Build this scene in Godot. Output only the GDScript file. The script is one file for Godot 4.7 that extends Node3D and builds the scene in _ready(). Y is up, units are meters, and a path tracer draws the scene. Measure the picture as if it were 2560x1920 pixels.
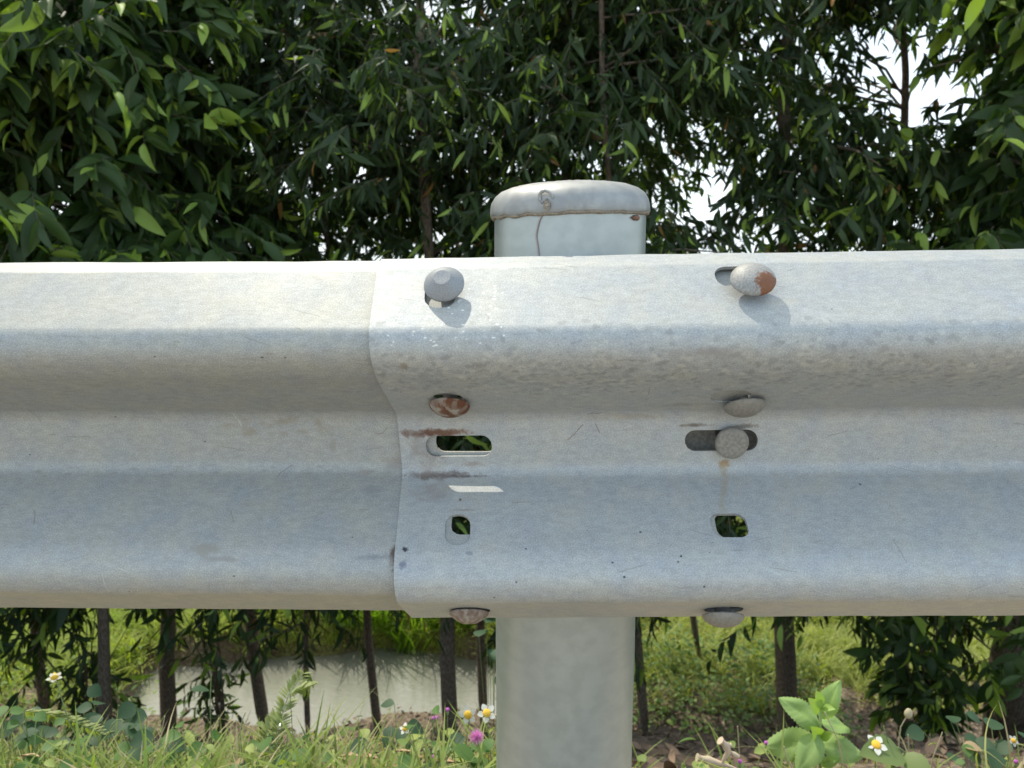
extends Node3D
# A galvanised W-beam guardrail joint in front of a pond-side row of acacia trees, sun high behind the trees.

const HC := 0.733            # camera height above the shoulder
const F := 1923.0            # focal length in photo pixels (2560 x 1920)
const PITCH := deg_to_rad(11.5)
var CAM := Vector3(0, HC, 0)
var rng := RandomNumberGenerator.new()
var noise := FastNoiseLite.new()
var used := {}
var M := {}

# ------------------------------------------------------------------ helpers
func ray(px: float, py: float) -> Vector3:
	var d := Vector3((px - 1280.0) / F, -(py - 960.0) / F, -1.0)
	return d.rotated(Vector3.RIGHT, -PITCH)

func at(px: float, py: float, depth: float) -> Vector3:      # the point of a pixel's ray at z = -depth
	var d := ray(px, py)
	return CAM + d * (depth / -d.z)

func to_px(p: Vector3) -> Vector3:
	var q := (p - CAM).rotated(Vector3.RIGHT, PITCH)
	if q.z > -0.01: return Vector3(-9999, -9999, -1)
	return Vector3(1280.0 + F * q.x / -q.z, 960.0 - F * q.y / -q.z, -q.z)

func numbered(called: String) -> String:
	if not used.has(called):
		used[called] = 0
		return called
	used[called] += 1
	return "%s_%03d" % [called, used[called]]

func tag(o: Node, label := "", category := "", group := "", kind := "") -> void:
	if label: o.set_meta("label", label)
	if category: o.set_meta("category", category)
	if group: o.set_meta("group", group)
	if kind: o.set_meta("kind", kind)

func thing(called: String, where: Vector3, label: String, category: String, group := "") -> Node3D:
	var o := Node3D.new()
	o.name = numbered(called)
	add_child(o)
	o.position = where
	tag(o, label, category, group)
	return o

func part(called: String, mesh: Mesh, mat: Material, parent: Node, label := "") -> MeshInstance3D:
	var o := MeshInstance3D.new()
	o.mesh = mesh
	o.name = numbered(called) if parent == self else called
	o.material_override = mat
	parent.add_child(o, true)
	if label: o.set_meta("label", label)
	return o

func st_new() -> SurfaceTool:
	var st := SurfaceTool.new()
	st.begin(Mesh.PRIMITIVE_TRIANGLES)
	return st

func tri(st: SurfaceTool, a: Vector3, b: Vector3, c: Vector3, na: Vector3, nb: Vector3, nc: Vector3, ua := Vector2.ZERO, ub := Vector2.ZERO, uc := Vector2.ZERO) -> void:
	var g := (c - a).cross(b - a)
	if g.dot(na + nb + nc) < 0.0:
		var t := b; b = c; c = t
		var tn := nb; nb = nc; nc = tn
		var tu := ub; ub = uc; uc = tu
	st.set_normal(na); st.set_uv(ua); st.add_vertex(a)
	st.set_normal(nb); st.set_uv(ub); st.add_vertex(b)
	st.set_normal(nc); st.set_uv(uc); st.add_vertex(c)

func quad(st: SurfaceTool, a: Vector3, b: Vector3, c: Vector3, d: Vector3, na: Vector3, nb: Vector3, nc: Vector3, nd: Vector3, ua := Vector2.ZERO, ub := Vector2.ZERO, uc := Vector2.ZERO, ud := Vector2.ZERO) -> void:
	tri(st, a, b, c, na, nb, nc, ua, ub, uc)
	tri(st, a, c, d, na, nc, nd, ua, uc, ud)

func tube(st: SurfaceTool, pts: Array, radii: Array, sides := 6, cap := true, lump := 0.0) -> void:
	var ref := Vector3(0.37, 0.21, 0.9)
	var rings := []
	var norms := []
	var along := 0.0
	var vs := []
	for i in pts.size():
		var p: Vector3 = pts[i]
		var t: Vector3 = (pts[min(i + 1, pts.size() - 1)] - pts[max(i - 1, 0)]).normalized()
		var u := t.cross(ref)
		if u.length() < 0.05: u = t.cross(Vector3(1, 0, 0))
		u = u.normalized()
		var w := t.cross(u).normalized()
		ref = w.cross(t) if i == 0 else ref
		var ring := []
		var nr := []
		if i > 0: along += p.distance_to(pts[i - 1])
		vs.append(along)
		for k in sides + 1:
			var a := TAU * (k % sides) / sides
			var n := u * cos(a) + w * sin(a)
			var r: float = radii[i]
			if lump > 0.0: r *= 1.0 + lump * noise.get_noise_3d((p.x + n.x * 0.1) * 40.0, p.y * 25.0, (p.z + n.z * 0.1) * 40.0)
			ring.append(p + n * r)
			nr.append(n)
		rings.append(ring); norms.append(nr)
	for i in pts.size() - 1:
		for k in sides:
			var u0 := float(k) / sides
			var u1 := float(k + 1) / sides
			quad(st, rings[i][k], rings[i][k + 1], rings[i + 1][k + 1], rings[i + 1][k], norms[i][k], norms[i][k + 1], norms[i + 1][k + 1], norms[i + 1][k],
				Vector2(u0, vs[i]), Vector2(u1, vs[i]), Vector2(u1, vs[i + 1]), Vector2(u0, vs[i + 1]))
	if cap:
		for e in [0, pts.size() - 1]:
			var t: Vector3 = (pts[0] - pts[1]).normalized() if e == 0 else (pts[e] - pts[e - 1]).normalized()
			for k in sides: tri(st, pts[e], rings[e][k], rings[e][k + 1], t, t, t)

func lathe(st: SurfaceTool, prof: Array, sides := 32, lump := 0.0, seedv := 0.0) -> void:   # prof: Vector2(r, y) from top to bottom
	var nn := []
	for i in prof.size():
		var t: Vector2 = prof[min(i + 1, prof.size() - 1)] - prof[max(i - 1, 0)]
		nn.append(Vector2(-t.y, t.x).normalized())
	for i in prof.size() - 1:
		for k in sides:
			var P := []
			var N := []
			var U := []
			for q in [[i, k], [i, k + 1], [i + 1, k + 1], [i + 1, k]]:
				var a: float = TAU * (int(q[1]) % sides) / sides
				var rr: float = prof[q[0]].x
				var yy: float = prof[q[0]].y
				if lump > 0.0:
					var w := noise.get_noise_3d(cos(a) * 60.0 + seedv, yy * 2500.0, sin(a) * 60.0)
					rr += lump * w * minf(1.0, rr / 0.01)
					yy += lump * 0.5 * noise.get_noise_3d(cos(a) * 30.0 * (rr / 0.02), seedv, sin(a) * 30.0 * (rr / 0.02))
				P.append(Vector3(cos(a) * rr, yy, sin(a) * rr))
				var n2: Vector2 = nn[q[0]]
				N.append(Vector3(cos(a) * n2.x, n2.y, sin(a) * n2.x))
				U.append(Vector2(0.5 + cos(a) * prof[q[0]].x * 20.0, 0.5 + sin(a) * prof[q[0]].x * 20.0))
			quad(st, P[0], P[1], P[2], P[3], N[0], N[1], N[2], N[3], U[0], U[1], U[2], U[3])

func arr(st: SurfaceTool) -> ArrayMesh:
	return st.commit()

func col(c: Color) -> Color:      # linear -> sRGB for albedo_color
	return c.linear_to_srgb()

func mat(c: Color, rough := 0.8, metal := 0.0) -> StandardMaterial3D:
	var m := StandardMaterial3D.new()
	m.albedo_color = col(c)
	m.roughness = rough
	m.metallic = metal
	return m

func noise_tex(freq: float, size := 512, octaves := 4, c0 := Color.BLACK, c1 := Color.WHITE, seedv := 1, type := FastNoiseLite.TYPE_SIMPLEX_SMOOTH, lo := 0.0, hi := 1.0) -> ImageTexture:
	var n := FastNoiseLite.new()
	n.seed = seedv
	n.noise_type = type
	n.frequency = freq
	n.fractal_octaves = octaves
	var im := n.get_seamless_image(size, size)
	im.convert(Image.FORMAT_L8)
	var data := im.get_data()
	var out := PackedByteArray()
	out.resize(size * size * 3)
	var lut := []
	for i in 256:
		var t := clampf((i / 255.0 - lo) / (hi - lo), 0, 1)
		lut.append(c0.lerp(c1, t))
	for i in size * size:
		var c: Color = lut[data[i]]
		out[i * 3] = int(c.r * 255.0); out[i * 3 + 1] = int(c.g * 255.0); out[i * 3 + 2] = int(c.b * 255.0)
	return ImageTexture.create_from_image(Image.create_from_data(size, size, false, Image.FORMAT_RGB8, out))

# ------------------------------------------------------------------ terrain
func smooth(a: float, b: float, x: float) -> float:
	var t := clampf((x - a) / (b - a), 0, 1)
	return t * t * (3 - 2 * t)

const WATER := -3.40
func terrain(x: float, z: float) -> float:
	var d := -z
	var y := 0.0
	if d > 0.84:
		y = -(d - 0.84) * 0.73 + 0.10 * (1.0 - exp(-(d - 0.84) * 5.0)) * 0.5
	var foot := -3.10
	y = maxf(y, foot) if d < 5.6 else foot
	# soften the foot of the slope
	if d > 4.0 and d < 5.6: y = lerpf(y, foot, 0.25 * smooth(4.0, 5.2, d))
	if d >= 5.3:
		# the pond basin, then the far bank and the fields
		var wide := smooth(-3.7, -3.0, x) * (1.0 - smooth(0.15, 0.9, x))
		var basin := smooth(5.45, 5.85, d + 0.12 * sin(x * 2.7) + 0.12 * noise.get_noise_2d(x * 45.0, 7.0)) * (1.0 - smooth(6.62, 7.05, d + 0.13 * sin(x * 1.9 + 1.0) + 0.1 * noise.get_noise_2d(x * 40.0, 90.0)))
		y -= 0.75 * basin * wide
		y += 1.5 * smooth(6.9, 16.0, d) * 1.2
		y -= 0.5 * smooth(5.6, 7.0, d) * (1.0 - wide) * 0.3
	var rough := smooth(0.8, 1.3, d) * (1.0 - smooth(30.0, 80.0, d))
	y += rough * (0.05 * noise.get_noise_2d(x * 60.0, z * 60.0) + 0.10 * noise.get_noise_2d(x * 14.0 + 50.0, z * 14.0))
	if z > -0.84: y += 0.012 * noise.get_noise_2d(x * 80.0, z * 80.0) * (1.0 - smooth(0.2, 0.9, z))
	return y

func build_ground() -> void:
	var xs := PackedFloat32Array()
	var zs := PackedFloat32Array()
	for v in [-900.0, -500.0, -250.0, -120.0, -60.0, -35.0, -22.0, -15.0, -11.0]: xs.append(v)
	var x := -8.0
	while x <= 8.0:
		xs.append(x); x += 0.11
	for v in [11.0, 15.0, 22.0, 35.0, 60.0, 120.0, 250.0, 500.0, 900.0]: xs.append(v)
	for v in [900.0, 400.0, 150.0, 60.0, 25.0, 10.0, 5.0, 3.0, 2.0]: zs.append(v)
	var z := 1.4
	while z >= -9.5:
		zs.append(z)
		z -= 0.07 if z > -2.5 else 0.13
	for v in [-10.0, -10.6, -11.5, -12.6, -14.0, -16.0, -20.0, -28.0, -45.0, -80.0, -150.0, -300.0, -600.0, -900.0]: zs.append(v)
	var V := PackedVector3Array()
	var C := PackedColorArray()
	var I := PackedInt32Array()
	var n := xs.size()
	for zz in zs:
		for xx in xs:
			var y := terrain(xx, zz)
			V.append(Vector3(xx, y, zz))
			var d := -zz
			# sand on the shoulder, brown earth on the bank, dry grass beyond the pond: ragged edges between them
			var edge := 0.35 * noise.get_noise_2d(xx * 30.0, zz * 30.0) + 0.2 * noise.get_noise_2d(xx * 90.0, zz * 90.0)
			var c := Color(0.56, 0.455, 0.31)
			if d + edge > 0.95: c = Color(0.27, 0.21, 0.15)
			if d + edge * 2.0 > 7.1: c = Color(0.34, 0.36, 0.10)
			C.append(c)
	for j in zs.size() - 1:
		for i in n - 1:
			var a := j * n + i
			I.append_array([a, a + n, a + 1, a + 1, a + n, a + n + 1])
	var A := []
	A.resize(Mesh.ARRAY_MAX)
	A[Mesh.ARRAY_VERTEX] = V; A[Mesh.ARRAY_COLOR] = C; A[Mesh.ARRAY_INDEX] = I
	var am := ArrayMesh.new()
	am.add_surface_from_arrays(Mesh.PRIMITIVE_TRIANGLES, A)
	var st := SurfaceTool.new()
	st.create_from(am, 0)
	st.generate_normals()
	var o := part("ground", st.commit(), M.soil, self)
	tag(o, "", "", "", "structure")
	# the road behind the camera: pale worn concrete with a painted edge line
	var rs := st_new()
	var up := Vector3.UP
	quad(rs, Vector3(-400, 0.012, 1.6), Vector3(400, 0.012, 1.6), Vector3(400, 0.012, 9.0), Vector3(-400, 0.012, 9.0), up, up, up, up)
	for e in [[1.6, -1.0], [9.0, 1.0]]:
		var nn := Vector3(0, 0, e[1])
		quad(rs, Vector3(-400, 0.012, e[0]), Vector3(400, 0.012, e[0]), Vector3(400, -0.1, e[0]), Vector3(-400, -0.1, e[0]), nn, nn, nn, nn)
	tag(part("road", arr(rs), M.asphalt, self), "", "", "", "structure")
	var ls := st_new()
	quad(ls, Vector3(-400, 0.017, 1.9), Vector3(400, 0.017, 1.9), Vector3(400, 0.017, 2.05), Vector3(-400, 0.017, 2.05), up, up, up, up)
	tag(part("road_edge_line", arr(ls), M.paint, self), "", "", "", "structure")
	# added flat water sheet beyond the meadow mirrors sky to whiten the horizon
	var fs := st_new()
	quad(fs, Vector3(-880, -1.22, -24), Vector3(880, -1.22, -24), Vector3(880, -1.22, -890), Vector3(-880, -1.22, -890), up, up, up, up)
	tag(part("added_water_sheet", arr(fs), M.sky_mirror, self), "", "", "", "structure")
	# pond water
	var ws := st_new()
	quad(ws, Vector3(-4.8, WATER, -5.2), Vector3(1.6, WATER, -5.2), Vector3(1.6, WATER, -7.4), Vector3(-4.8, WATER, -7.4), up, up, up, up, Vector2(0, 0), Vector2(5.8, 0), Vector2(5.8, 2.2), Vector2(0, 2.2))
	tag(part("pond_water", arr(ws), M.water, self), "", "", "", "structure")

# ------------------------------------------------------------------ guardrail sheet
func rounded(ctrl: Array, rad: Array) -> PackedVector2Array:
	var out := PackedVector2Array([ctrl[0]])
	for i in range(1, ctrl.size() - 1):
		var a: Vector2 = ctrl[i - 1]
		var b: Vector2 = ctrl[i]
		var c: Vector2 = ctrl[i + 1]
		var u := (a - b).normalized()
		var v := (c - b).normalized()
		var ang := acos(clampf(u.dot(v), -1, 1))
		var t: float = minf(rad[i] / tan(ang / 2), minf(0.49 * a.distance_to(b), 0.49 * c.distance_to(b)))
		var r := t * tan(ang / 2)
		var cen := b + (u + v).normalized() * r / sin(ang / 2)
		var a0 := (b + u * t - cen).angle()
		var da := wrapf((b + v * t - cen).angle() - a0, -PI, PI)
		for k in 9: out.append(cen + Vector2.from_angle(a0 + da * k / 8.0) * r)
	out.append(ctrl[-1])
	return out

class Beam:
	var P := PackedVector2Array()    # (y, z)
	var N := PackedVector2Array()
	var S := PackedFloat32Array()
	var xf := Transform3D()
	var skew := -0.05
	func eval(s: float) -> Array:
		var lo := 0
		var hi := S.size() - 1
		while hi - lo > 1:
			var mid := (lo + hi) / 2
			if S[mid] <= s: lo = mid
			else: hi = mid
		var t := clampf((s - S[lo]) / maxf(S[hi] - S[lo], 1e-6), 0, 1)
		return [P[lo].lerp(P[hi], t), N[lo].lerp(N[hi], t).normalized()]
	func pos(x: float, s: float) -> Vector3:
		var p: Vector2 = eval(s)[0]
		return Vector3(x + skew * p.x, p.x, p.y)
	func nor(s: float) -> Vector3:
		var n: Vector2 = eval(s)[1]
		return Vector3(0, n.x, n.y)
	func length() -> float: return S[S.size() - 1]

func make_beam(sy: float, sz: float) -> Beam:
	var half := [Vector2(161, 0), Vector2(154, 22), Vector2(109, 80), Vector2(91, 82.5), Vector2(75, 72), Vector2(26, 0)]
	var ctrl := []
	for h in half: ctrl.append(h * 0.001 * Vector2(sy, sz))
	for i in 6: ctrl.append(half[5 - i] * 0.001 * Vector2(-sy, sz))
	var rad := [0, 0.010, 0.018, 0.04, 0.05, 0.016, 0.016, 0.05, 0.04, 0.018, 0.010, 0]
	var raw := rounded(ctrl, rad)
	var b := Beam.new()
	# subdivide flats
	for i in raw.size() - 1:
		var n := maxi(1, int(ceil(raw[i].distance_to(raw[i + 1]) / 0.004)))
		for k in n: b.P.append(raw[i].lerp(raw[i + 1], float(k) / n))
	b.P.append(raw[raw.size() - 1])
	var s := 0.0
	for i in b.P.size():
		if i > 0: s += b.P[i].distance_to(b.P[i - 1])
		b.S.append(s)
		var t := b.P[mini(i + 1, b.P.size() - 1)] - b.P[maxi(i - 1, 0)]
		var n := Vector2(t.y, -t.x).normalized()     # (y, z): faces the road
		b.N.append(n)
	return b

# which point (x, s) of the beam's front a photo pixel looks at
func beam_px(b: Beam, px: float, py: float) -> Vector2:
	var R := b.xf.basis
	var best := Vector2.ZERO
	var best_d := 1e9
	var last := 0.0
	var last_x := 0.0
	var k := (px - 1280.0) / F
	for i in b.S.size():
		# image condition is linear in x
		var base := b.xf * Vector3(b.skew * b.P[i].x, b.P[i].x, b.P[i].y)
		var q := (base - CAM).rotated(Vector3.RIGHT, PITCH)
		var dx := R.x.rotated(Vector3.RIGHT, PITCH)
		var x := (k * -q.z - q.x) / (dx.x + k * dx.z)
		var w := q + dx * x
		var e := (960.0 - F * w.y / -w.z) - py
		if i > 0 and (e > 0) != (last > 0):
			var t := last / (last - e)
			if -w.z < best_d:
				best_d = -w.z
				best = Vector2(lerpf(last_x, x, t), lerpf(b.S[i - 1], b.S[i], t))
		last = e; last_x = x
	return best

func sdf(holes: Array, p: Vector2) -> float:
	var d := 1e9
	for h in holes:       # [cx, cs, half width, half height, corner radius]
		var q := Vector2(absf(p.x - h[0]) - h[2] + h[4], absf(p.y - h[1]) - h[3] + h[4])
		d = minf(d, Vector2(maxf(q.x, 0), maxf(q.y, 0)).length() + minf(maxf(q.x, q.y), 0) - h[4])
	return d

func wav(x: float, s: float) -> float:       # slight unevenness of rolled sheet
	return 0.0009 * noise.get_noise_2d(x * 500.0, s * 700.0)

func sheet(b: Beam, x0: float, x1: float, holes: Array, u0: float, thick := 0.003) -> ArrayMesh:
	var st := st_new()
	var xs := PackedFloat32Array([x0])
	var x := x0
	while x < x1 - 1e-4:
		x = minf(x + (0.003 if x > -0.13 and x < 0.26 else 0.03), x1)
		xs.append(x)
	var L := b.length()
	var emit := func(p: Vector2, back: bool) -> Array:
		var n := b.nor(p.y)
		var q := b.pos(p.x, p.y) + n * (wav(p.x, p.y) - (thick if back else 0.0))
		return [q, -n if back else n, Vector2(p.x - u0, p.y / L)]
	for i in xs.size() - 1:
		for j in b.S.size() - 1:
			var c := [Vector2(xs[i], b.S[j]), Vector2(xs[i + 1], b.S[j]), Vector2(xs[i + 1], b.S[j + 1]), Vector2(xs[i], b.S[j + 1])]
			var near := sdf(holes, (c[0] + c[2]) * 0.5) if holes else 1.0
			var polys := []
			if near > 0.008: polys = [[c[0], c[1], c[2]], [c[0], c[2], c[3]]]
			elif near < -0.008: continue
			else:
				for t in [[c[0], c[1], c[2]], [c[0], c[2], c[3]]]:
					var poly := []
					var cut := []
					for k in 3:
						var a: Vector2 = t[k]
						var e: Vector2 = t[(k + 1) % 3]
						var da := sdf(holes, a)
						var de := sdf(holes, e)
						if da > 0: poly.append(a)
						if (da > 0) != (de > 0):
							var m := a.lerp(e, da / (da - de))
							poly.append(m); cut.append(m)
					if poly.size() == 3: polys.append(poly)
					elif poly.size() == 4:
						polys.append([poly[0], poly[1], poly[2]]); polys.append([poly[0], poly[2], poly[3]])
					if cut.size() == 2:
						var mid: Vector2 = (cut[0] + cut[1]) * 0.5
						var g := Vector2(sdf(holes, mid + Vector2(1e-4, 0)) - sdf(holes, mid - Vector2(1e-4, 0)), sdf(holes, mid + Vector2(0, 1e-4)) - sdf(holes, mid - Vector2(0, 1e-4))).normalized()
						var tn := b.pos(mid.x, mid.y + 1e-3) - b.pos(mid.x, mid.y - 1e-3)
						var n3 := -(Vector3(g.x, 0, 0) + tn.normalized() * g.y).normalized()
						var A = emit.call(cut[0], false); var B = emit.call(cut[1], false)
						var C2 = emit.call(cut[1], true); var D = emit.call(cut[0], true)
						quad(st, A[0], B[0], C2[0], D[0], n3, n3, n3, n3, A[2], B[2], C2[2], D[2])
			for p in polys:
				for back in [false, true]:
					var A = emit.call(p[0], back); var B = emit.call(p[1], back); var C3 = emit.call(p[2], back)
					tri(st, A[0], B[0], C3[0], A[1], B[1], C3[1], A[2], B[2], C3[2])
	# rims
	for j in b.S.size() - 1:
		for e in [[x0, -1.0], [x1, 1.0]]:
			var A = emit.call(Vector2(e[0], b.S[j]), false); var B = emit.call(Vector2(e[0], b.S[j + 1]), false)
			var C4 = emit.call(Vector2(e[0], b.S[j + 1]), true); var D = emit.call(Vector2(e[0], b.S[j]), true)
			var n := Vector3(e[1], 0, 0)
			quad(st, A[0], B[0], C4[0], D[0], n, n, n, n, A[2], B[2], C4[2], D[2])
	for i in xs.size() - 1:
		for s in [0.0, L]:
			var A = emit.call(Vector2(xs[i], s), false); var B = emit.call(Vector2(xs[i + 1], s), false)
			var C5 = emit.call(Vector2(xs[i + 1], s), true); var D = emit.call(Vector2(xs[i], s), true)
			var n := Vector3(0, 1 if s == 0.0 else -1, -0.3).normalized()
			quad(st, A[0], B[0], C5[0], D[0], n, n, n, n, A[2], B[2], C5[2], D[2])
	return arr(st)

# ------------------------------------------------------------------ galvanised texture
const TW := 2048
const TH := 1024
func zinc_base(seedv: int) -> PackedByteArray:
	var imgs := []
	for s in [[0.35, 1, 0], [0.05, 3, 1], [0.012, 3, 2], [0.09, 2, 3]]:
		var n := FastNoiseLite.new()
		n.seed = seedv + s[2]
		n.frequency = s[0]
		n.fractal_octaves = s[1]
		n.noise_type = FastNoiseLite.TYPE_SIMPLEX_SMOOTH
		var im: Image
		if s[2] == 3:      # streaks along the rail
			im = n.get_image(TW / 3, TH)
			im.resize(TW, TH, Image.INTERPOLATE_CUBIC)
		else: im = n.get_image(TW, TH)
		im.convert(Image.FORMAT_L8)
		imgs.append(im.get_data())
	var A: PackedByteArray = imgs[0]
	var B: PackedByteArray = imgs[1]
	var C: PackedByteArray = imgs[2]
	var D: PackedByteArray = imgs[3]
	var out := PackedByteArray()
	out.resize(TW * TH * 3)
	for i in TW * TH:
		var v := 163.0 + (A[i] - 128) * 0.11 + (B[i] - 128) * 0.045 + (D[i] - 128) * 0.045
		var w := (C[i] - 128) * 0.05
		if A[i] > 190: v += 7.0
		out[i * 3] = clampi(int(v + w), 0, 255)
		out[i * 3 + 1] = clampi(int(v + w * 0.7 + 1.0), 0, 255)
		out[i * 3 + 2] = clampi(int(v - 1.0), 0, 255)
	return out

class Marks:
	var im: Image
	var b
	var u0: float
	var n := FastNoiseLite.new()
	func px(x: float, s: float) -> Vector2:
		return Vector2(fposmod(x - u0, 1.0) * im.get_width(), s / b.length() * im.get_height())
	func blob(x: float, s: float, rx: float, rs: float, c: Color, a: float, edge := 0.6, fr := 1.0, slant := 0.0) -> void:
		var p := px(x, s)
		var w := rx * im.get_width()
		var h: float = rs / b.length() * im.get_height()
		for j in range(maxi(0, int(p.y - h * 1.5)), mini(im.get_height(), int(p.y + h * 1.5) + 1)):
			for i in range(maxi(0, int(p.x - w * 1.5)), mini(im.get_width(), int(p.x + w * 1.5) + 1)):
				var q := Vector2((i - p.x - slant * (j - p.y)) / w, (j - p.y) / h)
				var d := q.length() + 0.55 * n.get_noise_2d(i * fr, j * fr) + 0.3 * n.get_noise_2d(i * fr * 4.0, j * fr * 4.0)
				var k := clampf((1.0 - d) / edge, 0, 1) * a
				if k > 0.003: im.set_pixel(i, j, im.get_pixel(i, j).lerp(c, k))
	func line(pts: Array, width: float, c: Color, a: float) -> void:
		for k in pts.size() - 1:
			var p := px(pts[k].x, pts[k].y)
			var q := px(pts[k + 1].x, pts[k + 1].y)
			var m := int(p.distance_to(q)) * 2 + 1
			for t in m:
				var r := p.lerp(q, float(t) / m) + Vector2(n.get_noise_2d(t * 2.0, p.x), n.get_noise_2d(p.y, t * 2.0)) * 1.5
				for j in range(int(r.y - width), int(r.y + width) + 1):
					for i in range(int(r.x - width), int(r.x + width) + 1):
						if i < 0 or j < 0 or i >= im.get_width() or j >= im.get_height(): continue
						var d := Vector2(i + 0.5, j + 0.5).distance_to(r)
						var f := clampf(width - d + 0.5, 0, 1) * a
						if f > 0: im.set_pixel(i, j, im.get_pixel(i, j).lerp(c, f))

func zinc_mat(im: Image) -> StandardMaterial3D:
	var m := StandardMaterial3D.new()
	m.albedo_texture = ImageTexture.create_from_image(im)
	m.metallic = 0.28
	m.roughness = 1.0
	m.roughness_texture = M.rough_tex
	m.uv1_scale = Vector3.ONE
	m.heightmap_enabled = true
	m.heightmap_texture = M.grain_tex
	m.heightmap_scale = 0.004
	m.heightmap_deep_parallax = false
	return m

func build_rail() -> void:
	var R := make_beam(1.0, 1.0)
	R.xf = Transform3D(Basis.from_euler(Vector3(0, deg_to_rad(-1.3), deg_to_rad(0.95))), Vector3(0, HC - 0.185, -0.649))
	var Lb := make_beam(0.98, 0.97)
	Lb.skew = 0.0
	Lb.xf = Transform3D(Basis.from_euler(Vector3(0, deg_to_rad(-1.5), deg_to_rad(0.4))), Vector3(0, HC - 0.1845, -0.6535))
	var LR := R.length()
	# --- right beam holes: slots and bolt holes, read off the photograph
	var hole := func(b: Beam, px: float, py: float, hw: float, hh: float, r: float) -> Array:
		var p := beam_px(b, px, py)
		return [p.x, p.y, hw, hh, r]
	var rh := [
		hole.call(R, 1147, 1115, 0.0290, 0.0095, 0.0085),
		hole.call(R, 1803, 1101, 0.0315, 0.0095, 0.0090),
		hole.call(R, 1144, 1324, 0.0105, 0.0150, 0.0095),
		hole.call(R, 1823, 1313, 0.0150, 0.0115, 0.0080),
		hole.call(R, 1100, 735, 0.0120, 0.0150, 0.0100),
		hole.call(R, 1836, 690, 0.0150, 0.0115, 0.0100),
		hole.call(R, 1120, 996, 0.0125, 0.0120, 0.0110),
		hole.call(R, 1826, 991, 0.0160, 0.0130, 0.0110),
	]
	for p in [[-0.042, 0.059], [0.170, 0.059]]: rh.append([p[0], LR - p[1], 0.016, 0.012, 0.010])
	var lh := []
	for q in [[1166, 1104, 0.027, 0.0095], [1803, 1100, 0.040, 0.013], [1166, 1304, 0.0125, 0.0125], [1856, 1313, 0.022, 0.0125], [1110, 705, 0.016, 0.012], [1875, 700, 0.012, 0.012], [1124, 1000, 0.014, 0.012], [1880, 1000, 0.012, 0.012]]:
		lh.append(hole.call(Lb, q[0], q[1], q[2], q[3], 0.008))
	# --- textures
	var base := zinc_base(11)
	var make_marks := func(b: Beam, u0: float) -> Marks:
		var mk := Marks.new()
		mk.im = Image.create_from_data(TW, TH, false, Image.FORMAT_RGB8, base.duplicate())
		mk.b = b
		mk.u0 = u0
		mk.n.frequency = 0.02
		mk.n.seed = 5
		return mk
	var at_r := func(px, py): return beam_px(R, px, py)
	var at_l := func(px, py): return beam_px(Lb, px, py)
	var mr: Marks = make_marks.call(R, -0.15)
	var ml: Marks = make_marks.call(Lb, -0.80)
	rng.seed = 71
	# grey patina flakes on the crest of the overlapping sheet
	var crest0 := beam_px(R, 1700, 850).y
	var crest1 := beam_px(R, 1700, 985).y
	for k in 1500:
		var x := rng.randf_range(-0.12, 0.62)
		var s := crest0 + (crest1 - crest0) * clampf(rng.randfn(0.45, 0.28), -0.25, 1.15)
		var r := rng.randf_range(0.0009, 0.0032)
		var pale := rng.randf() < 0.3
		mr.blob(x, s, r * rng.randf_range(0.8, 1.7), r, Color8(194, 192, 184) if pale else Color8(134, 135, 134), rng.randf_range(0.22, 0.52), 0.35, 6.0, rng.randf_range(-0.6, 0.6))
	for k in 260:
		var s := crest0 + (crest1 - crest0) * rng.randf_range(-0.2, 1.2)
		ml.blob(rng.randf_range(-0.79, 0.19), s, rng.randf_range(0.002, 0.008), rng.randf_range(0.0006, 0.0014), Color8(140, 138, 130), rng.randf_range(0.2, 0.45), 0.6, 3.0, 1.5)
	# dusty film patches, all over
	for mk in [mr, ml]:
		for k in 55:
			mk.blob(mk.u0 + rng.randf_range(0.02, 0.98), rng.randf() * LR, rng.randf_range(0.012, 0.04), rng.randf_range(0.003, 0.010), [Color8(186, 176, 156), Color8(150, 150, 146), Color8(192, 192, 188)][k % 3], rng.randf_range(0.10, 0.28), 1.0, 1.6, rng.randf_range(-2, 2))
		for k in 160:     # scuffs and hair scratches
			var x: float = mk.u0 + rng.randf_range(0.03, 0.95)
			var s := rng.randf() * LR
			var d := Vector2.from_angle(rng.randf_range(-0.5, 0.5) + (PI / 2 if rng.randf() < 0.12 else 0.0)) * rng.randf_range(0.004, 0.022)
			mk.line([Vector2(x, s), Vector2(x, s) + d], 0.6, Color8(130, 126, 118) if rng.randf() < 0.6 else Color8(206, 204, 198), rng.randf_range(0.15, 0.45))
		for k in 70:      # fly specks
			mk.blob(mk.u0 + rng.randf_range(0.02, 0.98), rng.randf() * LR, rng.randf_range(0.0004, 0.0008), rng.randf_range(0.0003, 0.0007), Color8(84, 78, 72), rng.randf_range(0.3, 0.8), 0.5, 8.0)
	var rust := Color8(106, 76, 58)
	var dirt := Color8(98, 84, 76)
	var spot := func(mk: Marks, b: Beam, px: float, py: float, rx: float, ry: float, c: Color, a: float, edge := 0.7, fr := 2.0):
		var p := beam_px(b, px, py)
		mk.blob(p.x, p.y, rx, ry, c, a, edge, fr)
	spot.call(mr, R, 1075, 1083, 0.030, 0.0048, Color8(88, 60, 50), 0.95)
	spot.call(mr, R, 1112, 1080, 0.026, 0.0036, rust, 0.7)
	spot.call(mr, R, 1098, 1187, 0.034, 0.0046, Color8(98, 86, 80), 0.85)
	spot.call(mr, R, 1165, 1190, 0.024, 0.0014, Color8(92, 84, 84), 0.7)
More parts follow.
